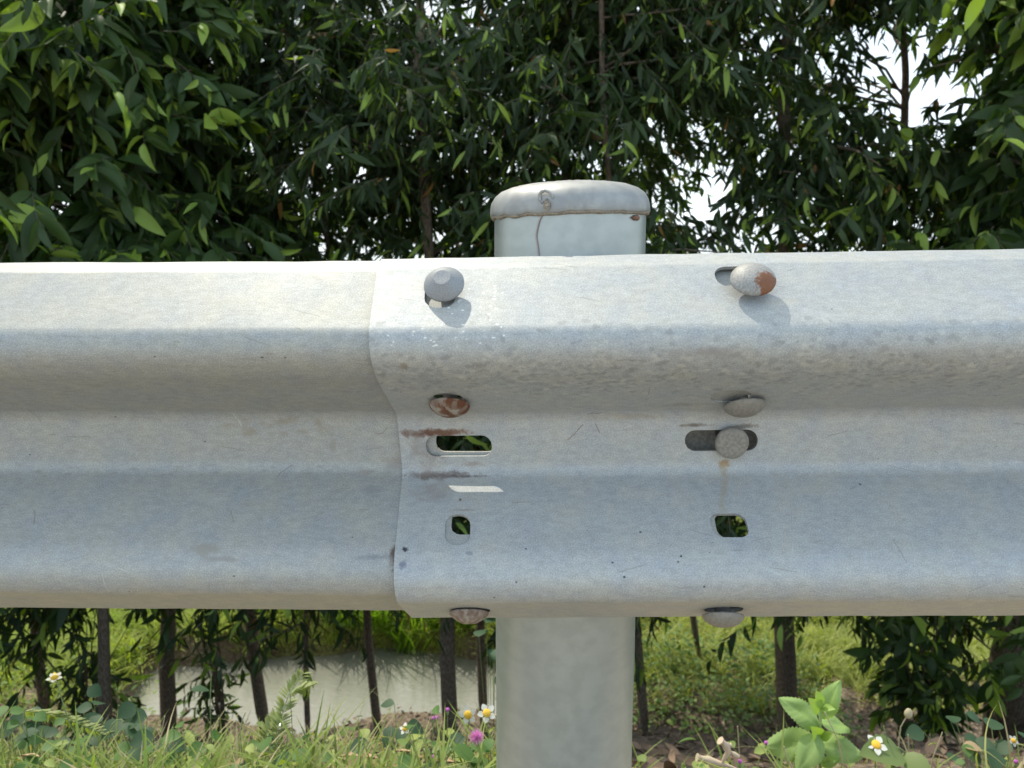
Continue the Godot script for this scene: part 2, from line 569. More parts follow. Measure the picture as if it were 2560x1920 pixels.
	spot.call(mr, R, 1065, 1175, 0.014, 0.006, Color8(150, 138, 128), 0.5, 1.0)
	spot.call(mr, R, 1075, 1130, 0.020, 0.014, Color8(126, 114, 106), 0.5, 1.0)
	spot.call(mr, R, 1080, 1230, 0.022, 0.012, Color8(140, 130, 122), 0.5, 1.0)
	spot.call(mr, R, 1040, 1100, 0.010, 0.016, Color8(140, 134, 128), 0.5, 1.0)
	spot.call(mr, R, 1160, 1275, 0.012, 0.0016, Color8(120, 106, 94), 0.5, 0.8)
	spot.call(mr, R, 1180, 1160, 0.012, 0.003, Color8(120, 104, 92), 0.4, 1.0)
	spot.call(mr, R, 1150, 1248, 0.0016, 0.0020, Color8(74, 58, 46), 0.9)
	spot.call(mr, R, 1012, 1372, 0.0028, 0.0026, Color8(48, 50, 58), 0.9, 0.4, 5.0)
	spot.call(mr, R, 1006, 1412, 0.0032, 0.0040, Color8(104, 108, 122), 0.8, 0.5, 4.0)
	spot.call(mr, R, 1172, 1382, 0.0036, 0.0022, Color8(128, 132, 140), 0.7, 0.5, 4.0)
	spot.call(mr, R, 1775, 880, 0.030, 0.0055, Color8(142, 138, 134), 0.75, 0.9, 3.0)
	spot.call(mr, R, 1010, 915, 0.004, 0.006, Color8(128, 120, 112), 0.7, 0.7, 4.0)
	spot.call(mr, R, 1735, 1062, 0.016, 0.0020, Color8(92, 82, 72), 0.7)
	spot.call(mr, R, 1860, 1065, 0.020, 0.0024, Color8(84, 76, 68), 0.6)
	spot.call(mr, R, 1808, 1158, 0.006, 0.0040, Color8(140, 110, 76), 0.75)
	spot.call(mr, R, 1700, 1012, 0.030, 0.005, Color8(128, 124, 116), 0.4, 1.0)
	spot.call(mr, R, 1570, 1040, 0.040, 0.004, Color8(150, 132, 108), 0.35, 1.0)
	for k in 14:      # the rust drip under the slotted bolt
		var t := k / 13.0
		spot.call(mr, R, 1808 + 4 * sin(t * 5.0), 1165 + 105 * t, 0.0042 - 0.0012 * t, 0.005, Color8(158, 140, 112), 0.40 * (1.0 - 0.5 * t), 1.0)
	for q in [[[1470, 1036], [1482, 1032], [1494, 1034], [1506, 1030]], [[1420, 1100], [1440, 1082], [1458, 1060]], [[1488, 1058], [1494, 1072], [1500, 1084]]]:
		var pts := []
		for e in q: pts.append(beam_px(R, e[0], e[1]))
		mr.line(pts, 0.5, Color8(104, 82, 64), 0.5)
	for q in [[1695, 1404], [1702, 1390], [1560, 1442], [1600, 1330], [1760, 1467], [1315, 1372], [1290, 1455], [1420, 1539], [1235, 1493], [1530, 1405], [2150, 1210]]:
		spot.call(mr, R, q[0], q[1], 0.0010, 0.0010, Color8(50, 46, 44), 0.9, 0.5, 6.0)
	# zinc runs beside the cut edge
	for k in 60: spot.call(mr, R, rng.randf_range(960, 1260), rng.randf_range(690, 870), rng.randf_range(0.0008, 0.0016), rng.randf_range(0.0006, 0.0012), Color8(228, 228, 224), 0.8, 0.5, 6.0)
	# the left sheet
	spot.call(ml, Lb, 985, 1385, 0.004, 0.012, Color8(86, 70, 62), 0.85)
	spot.call(ml, Lb, 940, 1392, 0.022, 0.003, Color8(122, 122, 128), 0.55)
	spot.call(ml, Lb, 512, 1372, 0.014, 0.007, Color8(150, 146, 138), 0.8, 0.5, 2.5)
	spot.call(ml, Lb, 548, 1398, 0.020, 0.003, Color8(146, 144, 140), 0.7, 0.6, 2.5)
	spot.call(ml, Lb, 985, 1160, 0.012, 0.008, Color8(134, 124, 118), 0.5, 0.9)
	spot.call(ml, Lb, 915, 1180, 0.008, 0.004, Color8(150, 134, 126), 0.6, 0.9)
	spot.call(ml, Lb, 930, 1225, 0.010, 0.006, Color8(140, 142, 144), 0.5, 0.6)
	spot.call(ml, Lb, 832, 1114, 0.004, 0.008, Color8(150, 146, 136), 0.6, 0.6)
	for k in 26: spot.call(ml, Lb, rng.randf_range(560, 830), rng.randf_range(1045, 1090), rng.randf_range(0.003, 0.008), rng.randf_range(0.002, 0.006), Color8(148, 142, 128), 0.4, 0.8, 3.0)
	for k in 24: spot.call(ml, Lb, rng.randf_range(0, 960), rng.randf_range(1160, 1190), rng.randf_range(0.002, 0.006), 0.0014, Color8(140, 138, 132), 0.45, 0.8, 4.0)
	for q in [[288, 1042], [73, 1136], [511, 1103], [386, 891], [584, 1440], [880, 1343], [655, 893], [712, 893]]:
		spot.call(ml, Lb, q[0], q[1], 0.0012, 0.0007, Color8(70, 66, 62), 0.7, 0.5, 5.0)
	for q in [[[695, 1192], [700, 1184], [716, 1172], [732, 1162]], [[940, 1085], [955, 1084], [968, 1070]], [[85, 1310], [88, 1290], [84, 1275]]]:
		var pts := []
		for e in q: pts.append(beam_px(Lb, e[0], e[1]))
		ml.line(pts, 0.45, Color8(100, 90, 82), 0.4)
	var zr := zinc_mat(mr.im)
	var zl := zinc_mat(ml.im)
	zl.albedo_color = Color(0.95, 0.945, 0.93)      # the older, duller sheet

	var rn := thing("guardrail_beam", Vector3.ZERO, "overlapping galvanised W-beam rail with slots and round-headed bolts in front of the post", "guardrail beam", "corrugated guardrail beams")
	rn.transform = R.xf
	part("rail_sheet", sheet(R, -0.0985, 1.5, rh, -0.15), zr, rn)
	var ln := thing("guardrail_beam", Vector3.ZERO, "plain galvanised W-beam rail tucked beneath the bolted rail at the joint", "guardrail beam", "corrugated guardrail beams")
	ln.transform = Lb.xf
	part("rail_sheet", sheet(Lb, -1.5, 0.235, lh, -0.80), zl, ln)

	# --- bolts: [photo pixel of the centre of the head's foot, stand-off, kind, tilt x, tilt z, material, label]
	var dome := [Vector2(0.0001, 0.0088), Vector2(0.0045, 0.0086), Vector2(0.0085, 0.0077), Vector2(0.0120, 0.0060), Vector2(0.0148, 0.0038), Vector2(0.0165, 0.0018), Vector2(0.0172, 0.0003), Vector2(0.0170, -0.0008), Vector2(0.0150, -0.0014), Vector2(0.0084, -0.0016), Vector2(0.0001, -0.0016)]
	var cone := [Vector2(0.0001, 0.0094), Vector2(0.0040, 0.0095), Vector2(0.0064, 0.0097), Vector2(0.0069, 0.0095), Vector2(0.0072, 0.0089), Vector2(0.0090, 0.0076), Vector2(0.0128, 0.0044), Vector2(0.0155, 0.0014), Vector2(0.0160, 0.0002), Vector2(0.0158, -0.0010), Vector2(0.0140, -0.0016), Vector2(0.0084, -0.0018), Vector2(0.0001, -0.0018)]
	var flat := [Vector2(0.0001, 0.0050), Vector2(0.0070, 0.0049), Vector2(0.0115, 0.0046), Vector2(0.0136, 0.0036), Vector2(0.0143, 0.0020), Vector2(0.0144, 0.0), Vector2(0.0140, -0.0012), Vector2(0.0084, -0.0014), Vector2(0.0001, -0.0014)]
	var plug := [Vector2(0.0001, 0.0082), Vector2(0.0045, 0.0081), Vector2(0.0072, 0.0077), Vector2(0.0105, 0.0058), Vector2(0.0140, 0.0034), Vector2(0.0166, 0.0012), Vector2(0.0168, 0.0), Vector2(0.0164, -0.0010), Vector2(0.0084, -0.0014), Vector2(0.0001, -0.0014)]
	var lower := LR - 0.059
	var specs := [
		[beam_px(R, 1112, 727), 0.0070, cone, 14.0, 4.0, M.bolt, "grey bolt with a flat round boss, standing off the sheet"],
		[beam_px(R, 1876, 722), 0.0095, dome, 2.0, 4.0, M.bolt_half_rust, "domed bolt with a brown rust patch on one side"],
		[beam_px(R, 1124, 1006), 0.0030, dome, 0.0, 2.0, M.bolt_rust, "rusty domed bolt under the upper crest"],
		[beam_px(R, 1860, 1003), 0.0040, dome, 2.0, -2.0, M.bolt_dust, ""],
		[beam_px(R, 1826, 1103), 0.0040, flat, 4.0, 0.0, M.bolt_dust, "flat round bolt head sitting in the long slot"],
		[Vector2(-0.0440, lower), 0.0022, plug, 0.0, 0.0, M.bolt_rust2, "brownish bolt hanging under the lower crest"],
		[Vector2(0.1690, lower), 0.0056, dome, 0.0, 3.0, M.bolt_dust, ""],
	]
	for q in specs:
		var p: Vector2 = q[0]
		var n := R.nor(p.y)
		var st := st_new()
		lathe(st, q[2], 40, 0.00035, p.x * 900.0)
		var o := part("bolt", arr(st), q[5], rn, q[6])
		var b := Basis(Vector3.RIGHT, n.angle_to(Vector3.UP) * signf(n.z)) if true else Basis()
		b = b * Basis(Vector3.RIGHT, deg_to_rad(q[3])) * Basis(Vector3.BACK, deg_to_rad(q[4]))
		o.transform = Transform3D(b, R.pos(p.x, p.y) + n * q[1])
		var sh := st_new()
		tube(sh, [Vector3(0, -0.0012, 0), Vector3(0, -0.028, 0)], [0.0078, 0.0078], 18)
		part("shank", arr(sh), M.bolt_dark, o)

# ------------------------------------------------------------------ post
func build_post() -> void:
	var base := Vector3(0.0527, -0.3, -0.737)
	var o := thing("guardrail_post", base, "round galvanised steel post with a domed cap behind the rail joint", "post")
	o.position.z += 0.037
	o.position.x += 0.002
	o.rotation_degrees.x = -2.5
	var r := 0.0713
	var top := HC + 0.012 - base.y
	var prof := []
	for k in 40: prof.append(Vector2(r + 0.0002 * sin(k * 1.7), top - (top + 0.4) * k / 39.0))
	var st := st_new()
	lathe(st, prof, 72)
	part("tube", arr(st), M.post, o)
	# cap: shallow dome with a rolled shoulder and a wavy lip
	var cs := st_new()
	var lip := -0.0178
	var cp := [Vector2(0.0001, 0.0125), Vector2(0.020, 0.0121), Vector2(0.040, 0.0106), Vector2(0.055, 0.0080), Vector2(0.0650, 0.0042), Vector2(0.0708, -0.0005), Vector2(0.0738, -0.0060), Vector2(0.0747, -0.0105), Vector2(0.0750, -0.0145), Vector2(0.0751, lip), Vector2(0.0738, lip - 0.0012), Vector2(0.0712, lip - 0.0005)]
	for i in cp.size() - 1:
		for k in 96:
			var P := []
			var N := []
			for q in [[i, k], [i, k + 1], [i + 1, k + 1], [i + 1, k]]:
				var a: float = TAU * (int(q[1]) % 96) / 96.0
				var p: Vector2 = cp[q[0]]
				var w := 0.0022 * noise.get_noise_2d(cos(a) * 120.0, sin(a) * 120.0 + 40.0) * smooth(4, 9, q[0]) + 0.0006 * noise.get_noise_2d(cos(a) * 500.0, sin(a) * 500.0)
				var dent := 0.0008 * noise.get_noise_3d(cos(a) * 90.0, p.y * 3000.0, sin(a) * 90.0)
				P.append(Vector3(cos(a) * (p.x + dent), p.y + w, sin(a) * (p.x + dent)))
				var t: Vector2 = cp[mini(q[0] + 1, cp.size() - 1)] - cp[maxi(q[0] - 1, 0)]
				var n2 := Vector2(-t.y, t.x).normalized()
				N.append(Vector3(cos(a) * n2.x, n2.y, sin(a) * n2.x))
			quad(cs, P[0], P[1], P[2], P[3], N[0], N[1], N[2], N[3])
	var cap := part("cap", arr(cs), M.cap, o)
	cap.position = Vector3(-0.0005, HC + 0.0300 - base.y, 0)
	cap.rotation_degrees = Vector3(0, 0, 1.6)
	# weld bead under the lip
	var ws := st_new()
	var pts := []
	var rad := []
	for k in 121:
		var a := TAU * k / 120.0
		var w := 0.0016 * noise.get_noise_2d(cos(a) * 120.0, sin(a) * 120.0 + 40.0)
		pts.append(Vector3(cos(a) * 0.0724, lip - 0.0012 + w, sin(a) * 0.0724))
		rad.append(0.0019 + 0.0009 * noise.get_noise_2d(k * 9.0, 3.0))
	tube(ws, pts, rad, 8, false)
	part("weld_bead", arr(ws), M.weld, cap, "brown weld line under the cap")
	# crater and drip in the cap's side, with a wire hanging from it
	var local := func(px: float, py: float, rr: float) -> Vector3:
		var d := ray(px, py)
		var c := Vector2(base.x, base.z)
		var dd := Vector2(d.x, d.z)
		var t := dd.dot(c) / dd.dot(dd)
		var off := (dd * t - c).length()
		t -= sqrt(maxf(rr * rr - off * off, 0)) / dd.length()
		return CAM + d * t - base
	var g := st_new()
	var gp := []
	var gr := []
	for q in [[1352, 512, 2.6], [1345, 503, 2.4], [1344, 492, 2.4], [1349, 484, 2.6], [1358, 481, 2.2], [1368, 485, 1.8], [1375, 492, 1.5], [1377, 500, 1.0]]:
		gp.append(local.call(q[0], q[1], 0.0748)); gr.append(q[2] * 0.00052)
	tube(g, gp, gr, 8, true, 0.5)
	part("bead", arr(g), M.cap, o)
	var g2 := st_new()
	tube(g2, [local.call(1361, 503, 0.0755), local.call(1363, 512, 0.076), local.call(1362, 522, 0.0765), local.call(1364, 530, 0.076)], [0.0012, 0.0022, 0.0026, 0.0012], 8, true, 0.6)
	part("drip", arr(g2), M.weld, o)
	var wp := []
	var wr := []
	for q in [[1356, 528], [1352, 537], [1347, 548], [1342, 560], [1338, 575], [1335, 592], [1335, 600], [1337, 612], [1339, 624], [1340, 636], [1342, 652], [1340, 672]]:
		wp.append(local.call(q[0], q[1], 0.0722)); wr.append(0.00075)
	var wst := st_new()
	tube(wst, wp, wr, 8)
	part("wire", arr(wst), M.wire, o)
	# mounting bracket seen through the long slot, height raised to block sun
	var bk := BoxMesh.new()
	bk.size = Vector3(0.19, 0.13, 0.006)
	var bo := part("mounting_bracket", bk, M.bolt_dust, o, "dark steel bracket seen through the long slot")
	bo.position = Vector3(0.145, HC - 0.156, -0.672) - Vector3(base.x, base.y, base.z)
	# a chip of rust below the lip
	var rb := st_new()
	var c0: Vector3 = local.call(1577, 547, 0.0722)
	var c1: Vector3 = local.call(1595, 547, 0.0712)
	tube(rb, [c0, c0.lerp(c1, 0.3), c0.lerp(c1, 0.75), c1], [0.0008, 0.0020, 0.0022, 0.0010], 9, true, 0.5)
	part("rust_chip", arr(rb), M.rust, o)
	# the tube's lengthwise weld seam
	var ss := st_new()
	tube(ss, [local.call(1456, 548, 0.0707), local.call(1455, 600, 0.0707), local.call(1454, 660, 0.0707)], [0.0005, 0.0006, 0.0006], 6)
	part("seam", arr(ss), M.post, o)
	# raised scratches of zinc on the tube
	for q in [[[1409, 580], [1396, 592], [1392, 605], [1387, 612], [1386, 630]], [[1412, 597], [1425, 592], [1440, 590]], [[1470, 600], [1464, 610], [1456, 620]]]:
		var sp := []
		var sr := []
		for e in q:
			sp.append(local.call(e[0], e[1], 0.0705)); sr.append(0.00026)
		var sst := st_new()
		tube(sst, sp, sr, 5)
		part("scratch_ridge", arr(sst), M.weld, o)

# ------------------------------------------------------------------ leaves
func leaf_mesh(length: float, width: float, sickle: float, droop: float, fold: float, c: Color, seg := 6, serr := 0.0) -> ArrayMesh:
	var st := st_new()
	st.set_smooth_group(0)
	var rows := []
	for i in seg + 1:
		var t := float(i) / seg
		var w := width * 0.5 * pow(sin(PI * pow(t, 0.8)), 0.85) if i > 0 and i < seg else (width * 0.04 if i == 0 else 0.0)
		if serr > 0.0 and i > 0 and i < seg: w *= 1.0 + (serr if i % 2 == 0 else -serr)
		var side := sickle * length * t * t
		var down := -droop * length * t * t
		var mid := Vector3(side, down, -length * t * (1.0 - 0.25 * absf(droop) * t))
		var lift := fold * w
		rows.append([mid + Vector3(-w, lift, 0), mid, mid + Vector3(w, lift, 0)])
	for i in seg:
		for k in 2:
			var a: Vector3 = rows[i][k]
			var b: Vector3 = rows[i][k + 1]
			var d: Vector3 = rows[i + 1][k]
			var e: Vector3 = rows[i + 1][k + 1]
			for v in ([a, d, b] if i < seg else []):
				st.set_color(c); st.add_vertex(v)
			if i < seg - 1:
				for v in [b, d, e]:
					st.set_color(c); st.add_vertex(v)
			elif k == 0:
				for v in [b, d, e]:
					st.set_color(c); st.add_vertex(v)
	st.generate_normals()
	return st.commit()

var LEAF := {}          # kind -> array of shapes (white, for copies)
var LEAF_C := {}        # kind -> array of [mesh] with colours baked in
func leaf_color(kind: String) -> Color:
	var t := rng.randf()
	var c: Color
	if kind == "broad":
		c = Color(0.034, 0.068, 0.018).lerp(Color(0.070, 0.125, 0.028), rng.randf())
		if t < 0.05: c = Color(0.30, 0.42, 0.06)
	elif kind == "young":
		c = Color(0.22, 0.34, 0.05).lerp(Color(0.34, 0.46, 0.08), rng.randf())
	else:
		c = Color(0.022, 0.044, 0.014).lerp(Color(0.055, 0.095, 0.024), rng.randf())
		if t < 0.05: c = Color(0.26, 0.36, 0.05)
		elif t < 0.065: c = Color(0.34, 0.17, 0.04)
	return c

func make_leaf_library() -> void:
	rng.seed = 5
	for kind in ["narrow", "broad"]:
		LEAF[kind] = []
		LEAF_C[kind] = []
		var late := []
		for k in 5:
			var L := 1.0
			var w := 0.19 + 0.02 * k if kind == "narrow" else 0.29 + 0.03 * k
			var args := [L, w, rng.randf_range(0.1, 0.32) * (1 if k % 2 else -1), rng.randf_range(0.08, 0.4), rng.randf_range(0.15, 0.5)]
			LEAF[kind].append(leaf_mesh(args[0], args[1], args[2], args[3], args[4], Color.WHITE))
			for j in 5:
				LEAF_C[kind].append(leaf_mesh(args[0], args[1], args[2], args[3], args[4], leaf_color(kind)))
				late.append(leaf_mesh(args[0], args[1], args[2], args[3], args[4], leaf_color("young")))
		LEAF_C[kind].append_array(late)

func dir_basis(d: Vector3, roll: float) -> Basis:      # -z along d
	var up := Vector3.UP if absf(d.y) < 0.95 else Vector3.RIGHT
	return Basis.looking_at(d, up) * Basis(Vector3.BACK, roll)

# a leafy twig: adds its wood to st and returns its leaves as [Transform3D]
func spray(st: SurfaceTool, from: Vector3, dir: Vector3, length: float, count: int, size: float, hang: float, out: Array) -> void:
	var p := from
	var d := dir
	var pts := [p]
	var rad := [0.0030]
	var seg := 4
	for i in seg:
		d = (d + Vector3(rng.randfn(0, 0.15), -hang * 0.22, rng.randfn(0, 0.15))).normalized()
		p += d * length / seg
		pts.append(p)
		rad.append(0.0030 - 0.00055 * (i + 1))
	tube(st, pts, rad, 3, false)
	for k in count:
		var t := (k + 0.6) / count * (seg - 0.01)
		var i := int(t)
		var q: Vector3 = pts[i].lerp(pts[i + 1], t - i)
		var along: Vector3 = (pts[i + 1] - pts[i]).normalized()
		var side := along.cross(Vector3.UP).normalized() * (1 if k % 2 else -1)
		if along.cross(Vector3.UP).length() < 0.1: side = Vector3(1, 0, 0) * (1 if k % 2 else -1)
		var ld := (along * 0.75 + side * rng.randf_range(0.3, 0.9) + Vector3(0, -hang * rng.randf_range(0.2, 0.9), 0) + Vector3(rng.randfn(0, 0.35), rng.randfn(0, 0.3), rng.randfn(0, 0.35))).normalized()
		var s := size * rng.randf_range(0.45, 1.25)
		if k >= count - 2: s *= 0.8
		out.append([Transform3D(dir_basis(ld, rng.randfn(0, 1.1)).scaled(Vector3.ONE * s), q), k >= count - 3])

func in_view(p: Vector3) -> bool:
	var q := to_px(p)
	if q.z < 0 or q.x < -20 or q.x > 2580 or q.y < -20 or q.y > 1930: return false
	if q.y > 655 and q.y < 1505: return false
	if q.x > 1240 and q.x < 1600 and q.y > 460: return false
	return true

# hang the leaves on a tree: the nearest 300 in view as leaves of their own, the rest as one mass
func hang_leaves(o: Node3D, kind: String, leaves: Array, mosts := 300) -> void:
	var own := []
	var rest := []
	var new_growth := 0.4 if kind == "broad" else 0.28        # share of pale young leaves among those at the twig tips
	for i in leaves.size():
		var p: Vector3 = leaves[i][0].origin + o.position
		if in_view(p): own.append([p.distance_to(CAM) / leaves[i][0].basis.x.length(), i])
		else: rest.append(leaves[i])
	own.sort_custom(func(a, b): return a[0] < b[0])
	for k in own.size():
		var l: Array = leaves[own[k][1]]
		if k >= mosts: rest.append(l)
		else:
			var young: bool = l[1] and rng.randf() < new_growth
			var n: int = LEAF_C[kind].size() / 2
			var m := part("leaf", LEAF_C[kind][rng.randi() % n + (n if young else 0)], M.leaf, o)
			m.transform = l[0]
	if rest.is_empty(): return
	var shapes: Array = LEAF[kind]
	var mm := MultiMesh.new()
	mm.transform_format = MultiMesh.TRANSFORM_3D
	mm.use_colors = true
	mm.mesh = shapes[rng.randi() % shapes.size()]
	mm.instance_count = rest.size()
	for i in rest.size():
		var flip := Basis.from_scale(Vector3(1 if i % 2 else -1, rng.randf_range(0.5, 1.6), rng.randf_range(0.8, 1.2)))
		mm.set_instance_transform(i, rest[i][0] * Transform3D(flip, Vector3.ZERO))
		mm.set_instance_color(i, leaf_color("young" if rest[i][1] and rng.randf() < new_growth else kind))
	var mi := MultiMeshInstance3D.new()
	mi.name = "foliage"
	mi.multimesh = mm
	mi.material_override = M.leaf
	mi.set_meta("kind", "stuff")
	o.add_child(mi, true)

# where the crowns leave the sky open: photo pixels [x, y, rx, ry]
var GAPS := [[2310, 165, 200, 140], [2190, 265, 125, 85], [2390, 110, 60, 60], [105, 330, 60, 70], [160, 420, 60, 30]]
func open_at(p: Vector3) -> float:
	var q := to_px(p)
	for g in GAPS:
		var d := Vector2((q.x - g[0]) / g[2], (q.y - g[1]) / g[3]).length()
		if d < 1.0: return 0.97
		if d < 1.35: return 0.55
	# under the rail: open windows on to the pond and the meadow
	if q.y > 1480:
		for g in [[880, 1720, 360, 150], [1080, 1600, 160, 110], [1650, 1720, 130, 110], [2060, 1640, 110, 150], [1820, 1640, 60, 90]]:
			if Vector2((q.x - g[0]) / g[2], (q.y - g[1]) / g[3]).length() < 1.0: return 0.93
		if q.y > 1760: return 0.9
	return 0.0

func tree(spec: Dictionary) -> void:
	var z: float = spec.z
	var pb := at(spec.bot, spec.py, z)
	var x := pb.x
	var gy := terrain(x, -z) - 0.06
	var o := thing(spec.get("name", "acacia_tree"), Vector3(x, gy, -z), spec.label, "tree", "trees on the pond bank")
	var lean := (at(spec.top, 1530, z).x - x) / maxf(0.2, at(spec.top, 1530, z).y - gy)
	var r0: float = spec.w / F * z * 0.5
	var top_y: float = spec.get("tall", 3.6) - gy
	var pts := []
	var rad := []
	var n := 18
	var wob := rng.randf() * 20.0
	for i in n + 1:
		var t := float(i) / n
		var y := top_y * t
		var px := lean * y * (1.0 - 0.35 * t) + 0.10 * noise.get_noise_2d(wob + y * 30.0, 1.0) * smooth(0.3, 1.5, y)
		var pz := 0.14 * noise.get_noise_2d(wob + y * 25.0, 60.0) * smooth(0.3, 1.5, y)
		pts.append(Vector3(px, y, pz))
		rad.append(r0 * (1.0 - 0.78 * t) * (1.0 + 0.35 * exp(-y * 9.0)))
	var st := st_new()
	tube(st, pts, rad, 12, true, 0.12)
	part("trunk", arr(st), M.bark, o)
	var tp := func(y: float) -> Vector3:
		var f := clampf(y / top_y, 0, 0.999) * n
		return pts[int(f)].lerp(pts[int(f) + 1], f - int(f))
	var leaves := []
	var wood := st_new()
	var reach: float = spec.get("reach", 1.2)
	var hang: float = spec.get("hang", 0.9)
	var size: float = spec.get("size", 0.13)
	var front: float = spec.get("front", 0.0)
	var dens: float = spec.get("dens", 1.0)
	var made := 0
	# limbs
	var limbs := []
	var count := int(30 * dens) + 8
	for k in count:
		var y := lerpf(maxf(0.7, spec.get("low", 1.2)), top_y * 0.98, rng.randf())
		var a := rng.randf() * TAU
		var d := Vector3(cos(a), 0.35, sin(a)).normalized()
		var L := reach * rng.randf_range(0.55, 1.15) * (1.0 - 0.45 * y / top_y)
		var p: Vector3 = tp.call(y)
		var bp := [p]
		var br := [r0 * 0.30 * (1.0 - 0.6 * y / top_y) + 0.003]
		var q := p
		var dd := d
		for i in 6:
			dd = (dd + Vector3(rng.randfn(0, 0.16), rng.randfn(-0.05 * hang, 0.12), rng.randfn(0, 0.16) + front * 0.08)).normalized()
			q += dd * L / 6
			bp.append(q)
			br.append(lerpf(br[0], 0.003, (i + 1) / 6.0))
		var bs := st_new()
		tube(bs, bp, br, 6, true)
		part("branch", arr(bs), M.bark, o)
		limbs.append(bp)
	# sprays along the limbs, thinned where the photograph shows openings
	var want := int(780 * dens)
	var tries := 0
	while made < want and tries < want * 4:
		tries += 1
		var bp: Array = limbs[rng.randi() % limbs.size()]
		var f := rng.randf_range(1.2, 5.99)
		var p: Vector3 = bp[int(f)].lerp(bp[mini(int(f) + 1, 6)], f - int(f))
		p += Vector3(rng.randfn(0, 0.16), rng.randfn(0, 0.16), rng.randfn(0, 0.16))
		var world := p + o.position
		var qd := to_px(world)
		var keep := 1.0 - open_at(world)
		if qd.y > 650 and qd.y < 1500: keep *= 0.5
		if qd.y > 1500: keep *= spec.get("under", 0.5)
		if qd.y < -350: keep *= 0.35
		if rng.randf() > keep: continue
		if world.y < terrain(world.x, world.z) + 0.25: continue
		made += 1
		var out_d := Vector3(p.x - tp.call(p.y).x, 0, p.z - tp.call(p.y).z).normalized()
		var d := (out_d * 0.7 + Vector3(rng.randfn(0, 0.5), rng.randf_range(-0.6, 0.4), rng.randfn(0, 0.5))).normalized()
		spray(wood, p, d, rng.randf_range(0.22, 0.42), rng.randi_range(9, 14), size, hang, leaves)
	var tw := part("twigs", arr(wood), M.twig, o)
	tw.set_meta("kind", "stuff")
	if spec.get("low", 1.2) < 9: hang_leaves(o, spec.get("leaf", "narrow"), leaves)

func shrub(px: float, py: float, z: float, high: float, wide: float, n: int, kind: String, size: float, label: String) -> void:
	var b := at(px, py, z)
	var o := thing("leafy_shrub", Vector3(b.x, terrain(b.x, -z) - 0.02, -z), label, "shrub", "shrubs among the trunks")
	var wood := st_new()
	var leaves := []
	for k in 7:
		var a := rng.randf() * TAU
		var tip := Vector3(cos(a) * wide * rng.randf_range(0.2, 0.7), high * rng.randf_range(0.7, 1.0), sin(a) * wide * 0.5)
		var bp := []
		var br := []
		for i in 8:
			var t := i / 7.0
			bp.append(Vector3(tip.x * t * t, tip.y * t, tip.z * t * t) + Vector3(rng.randfn(0, 0.01), 0, rng.randfn(0, 0.01)))
			br.append(0.010 * (1.0 - t) + 0.002)
		var bs := st_new()
		tube(bs, bp, br, 6, true)
		part("stem", arr(bs), M.bark, o)
		for j in n / 7:
			var t := rng.randf_range(0.25, 1.0) * 6.99
			var p: Vector3 = bp[int(t)].lerp(bp[int(t) + 1], t - int(t)) + Vector3(rng.randfn(0, 0.10) * wide, rng.randfn(0, 0.06), rng.randfn(0, 0.10) * wide)
			var aa := rng.randf() * TAU
			spray(wood, p, Vector3(cos(aa), rng.randf_range(-0.2, 0.5), sin(aa)).normalized(), rng.randf_range(0.15, 0.30), rng.randi_range(7, 11), size, 0.7, leaves)
	part("twigs", arr(wood), M.twig, o).set_meta("kind", "stuff")
	hang_leaves(o, kind, leaves)

# ------------------------------------------------------------------ grass and weeds
func blade(st: SurfaceTool, p: Vector3, d: Vector3, bend: Vector3, L: float, w: float, c: Color, seg := 3) -> void:
	var side := d.cross(Vector3(bend.x, 0.01, bend.z)).normalized()
	if side.length() < 0.5: side = Vector3.RIGHT
	var last := []
	for i in seg + 1:
		var t := float(i) / seg
		var q := p + d * L * t + bend * L * t * t
		var ww := w * 0.5 * (1.0 - t * t) if i < seg else 0.0
		var now := [q - side * ww, q + side * ww]
		if i > 0:
			for v in [last[0], last[1], now[1]]: st.set_color(c); st.add_vertex(v)
			if i < seg:
				for v in [last[0], now[1], now[0]]: st.set_color(c); st.add_vertex(v)
		last = now

func tuft_mesh(n: int, L: float, w: float, spread: float, lean: float, seg := 3) -> ArrayMesh:
	var st := st_new()
	for k in n:
		var a := rng.randf() * TAU
		var d := Vector3(cos(a) * lean * rng.randf(), 1, sin(a) * lean * rng.randf()).normalized()
		var bend := Vector3(cos(a), -0.5, sin(a)) * rng.randf_range(0.1, 0.7)
		var v := rng.randf_range(0.75, 1.2)
		blade(st, Vector3(rng.randfn(0, spread), -0.01, rng.randfn(0, spread)), d, bend, L * rng.randf_range(0.45, 1.1), w * rng.randf_range(0.6, 1.2), Color(v, v, v), seg)
	st.generate_normals()
	return st.commit()

func scatter(called: String, mesh: Mesh, xfs: Array, colors: Array, m: Material, label: String, category: String) -> void:
	var mm := MultiMesh.new()
	mm.transform_format = MultiMesh.TRANSFORM_3D
	mm.use_colors = true
	mm.mesh = mesh
	mm.instance_count = xfs.size()
	for i in xfs.size():
		mm.set_instance_transform(i, xfs[i])
		mm.set_instance_color(i, colors[i])
	var o := MultiMeshInstance3D.new()
	o.name = numbered(called)
	o.multimesh = mm
	o.material_override = m
	add_child(o)
	tag(o, label, category, "", "stuff")

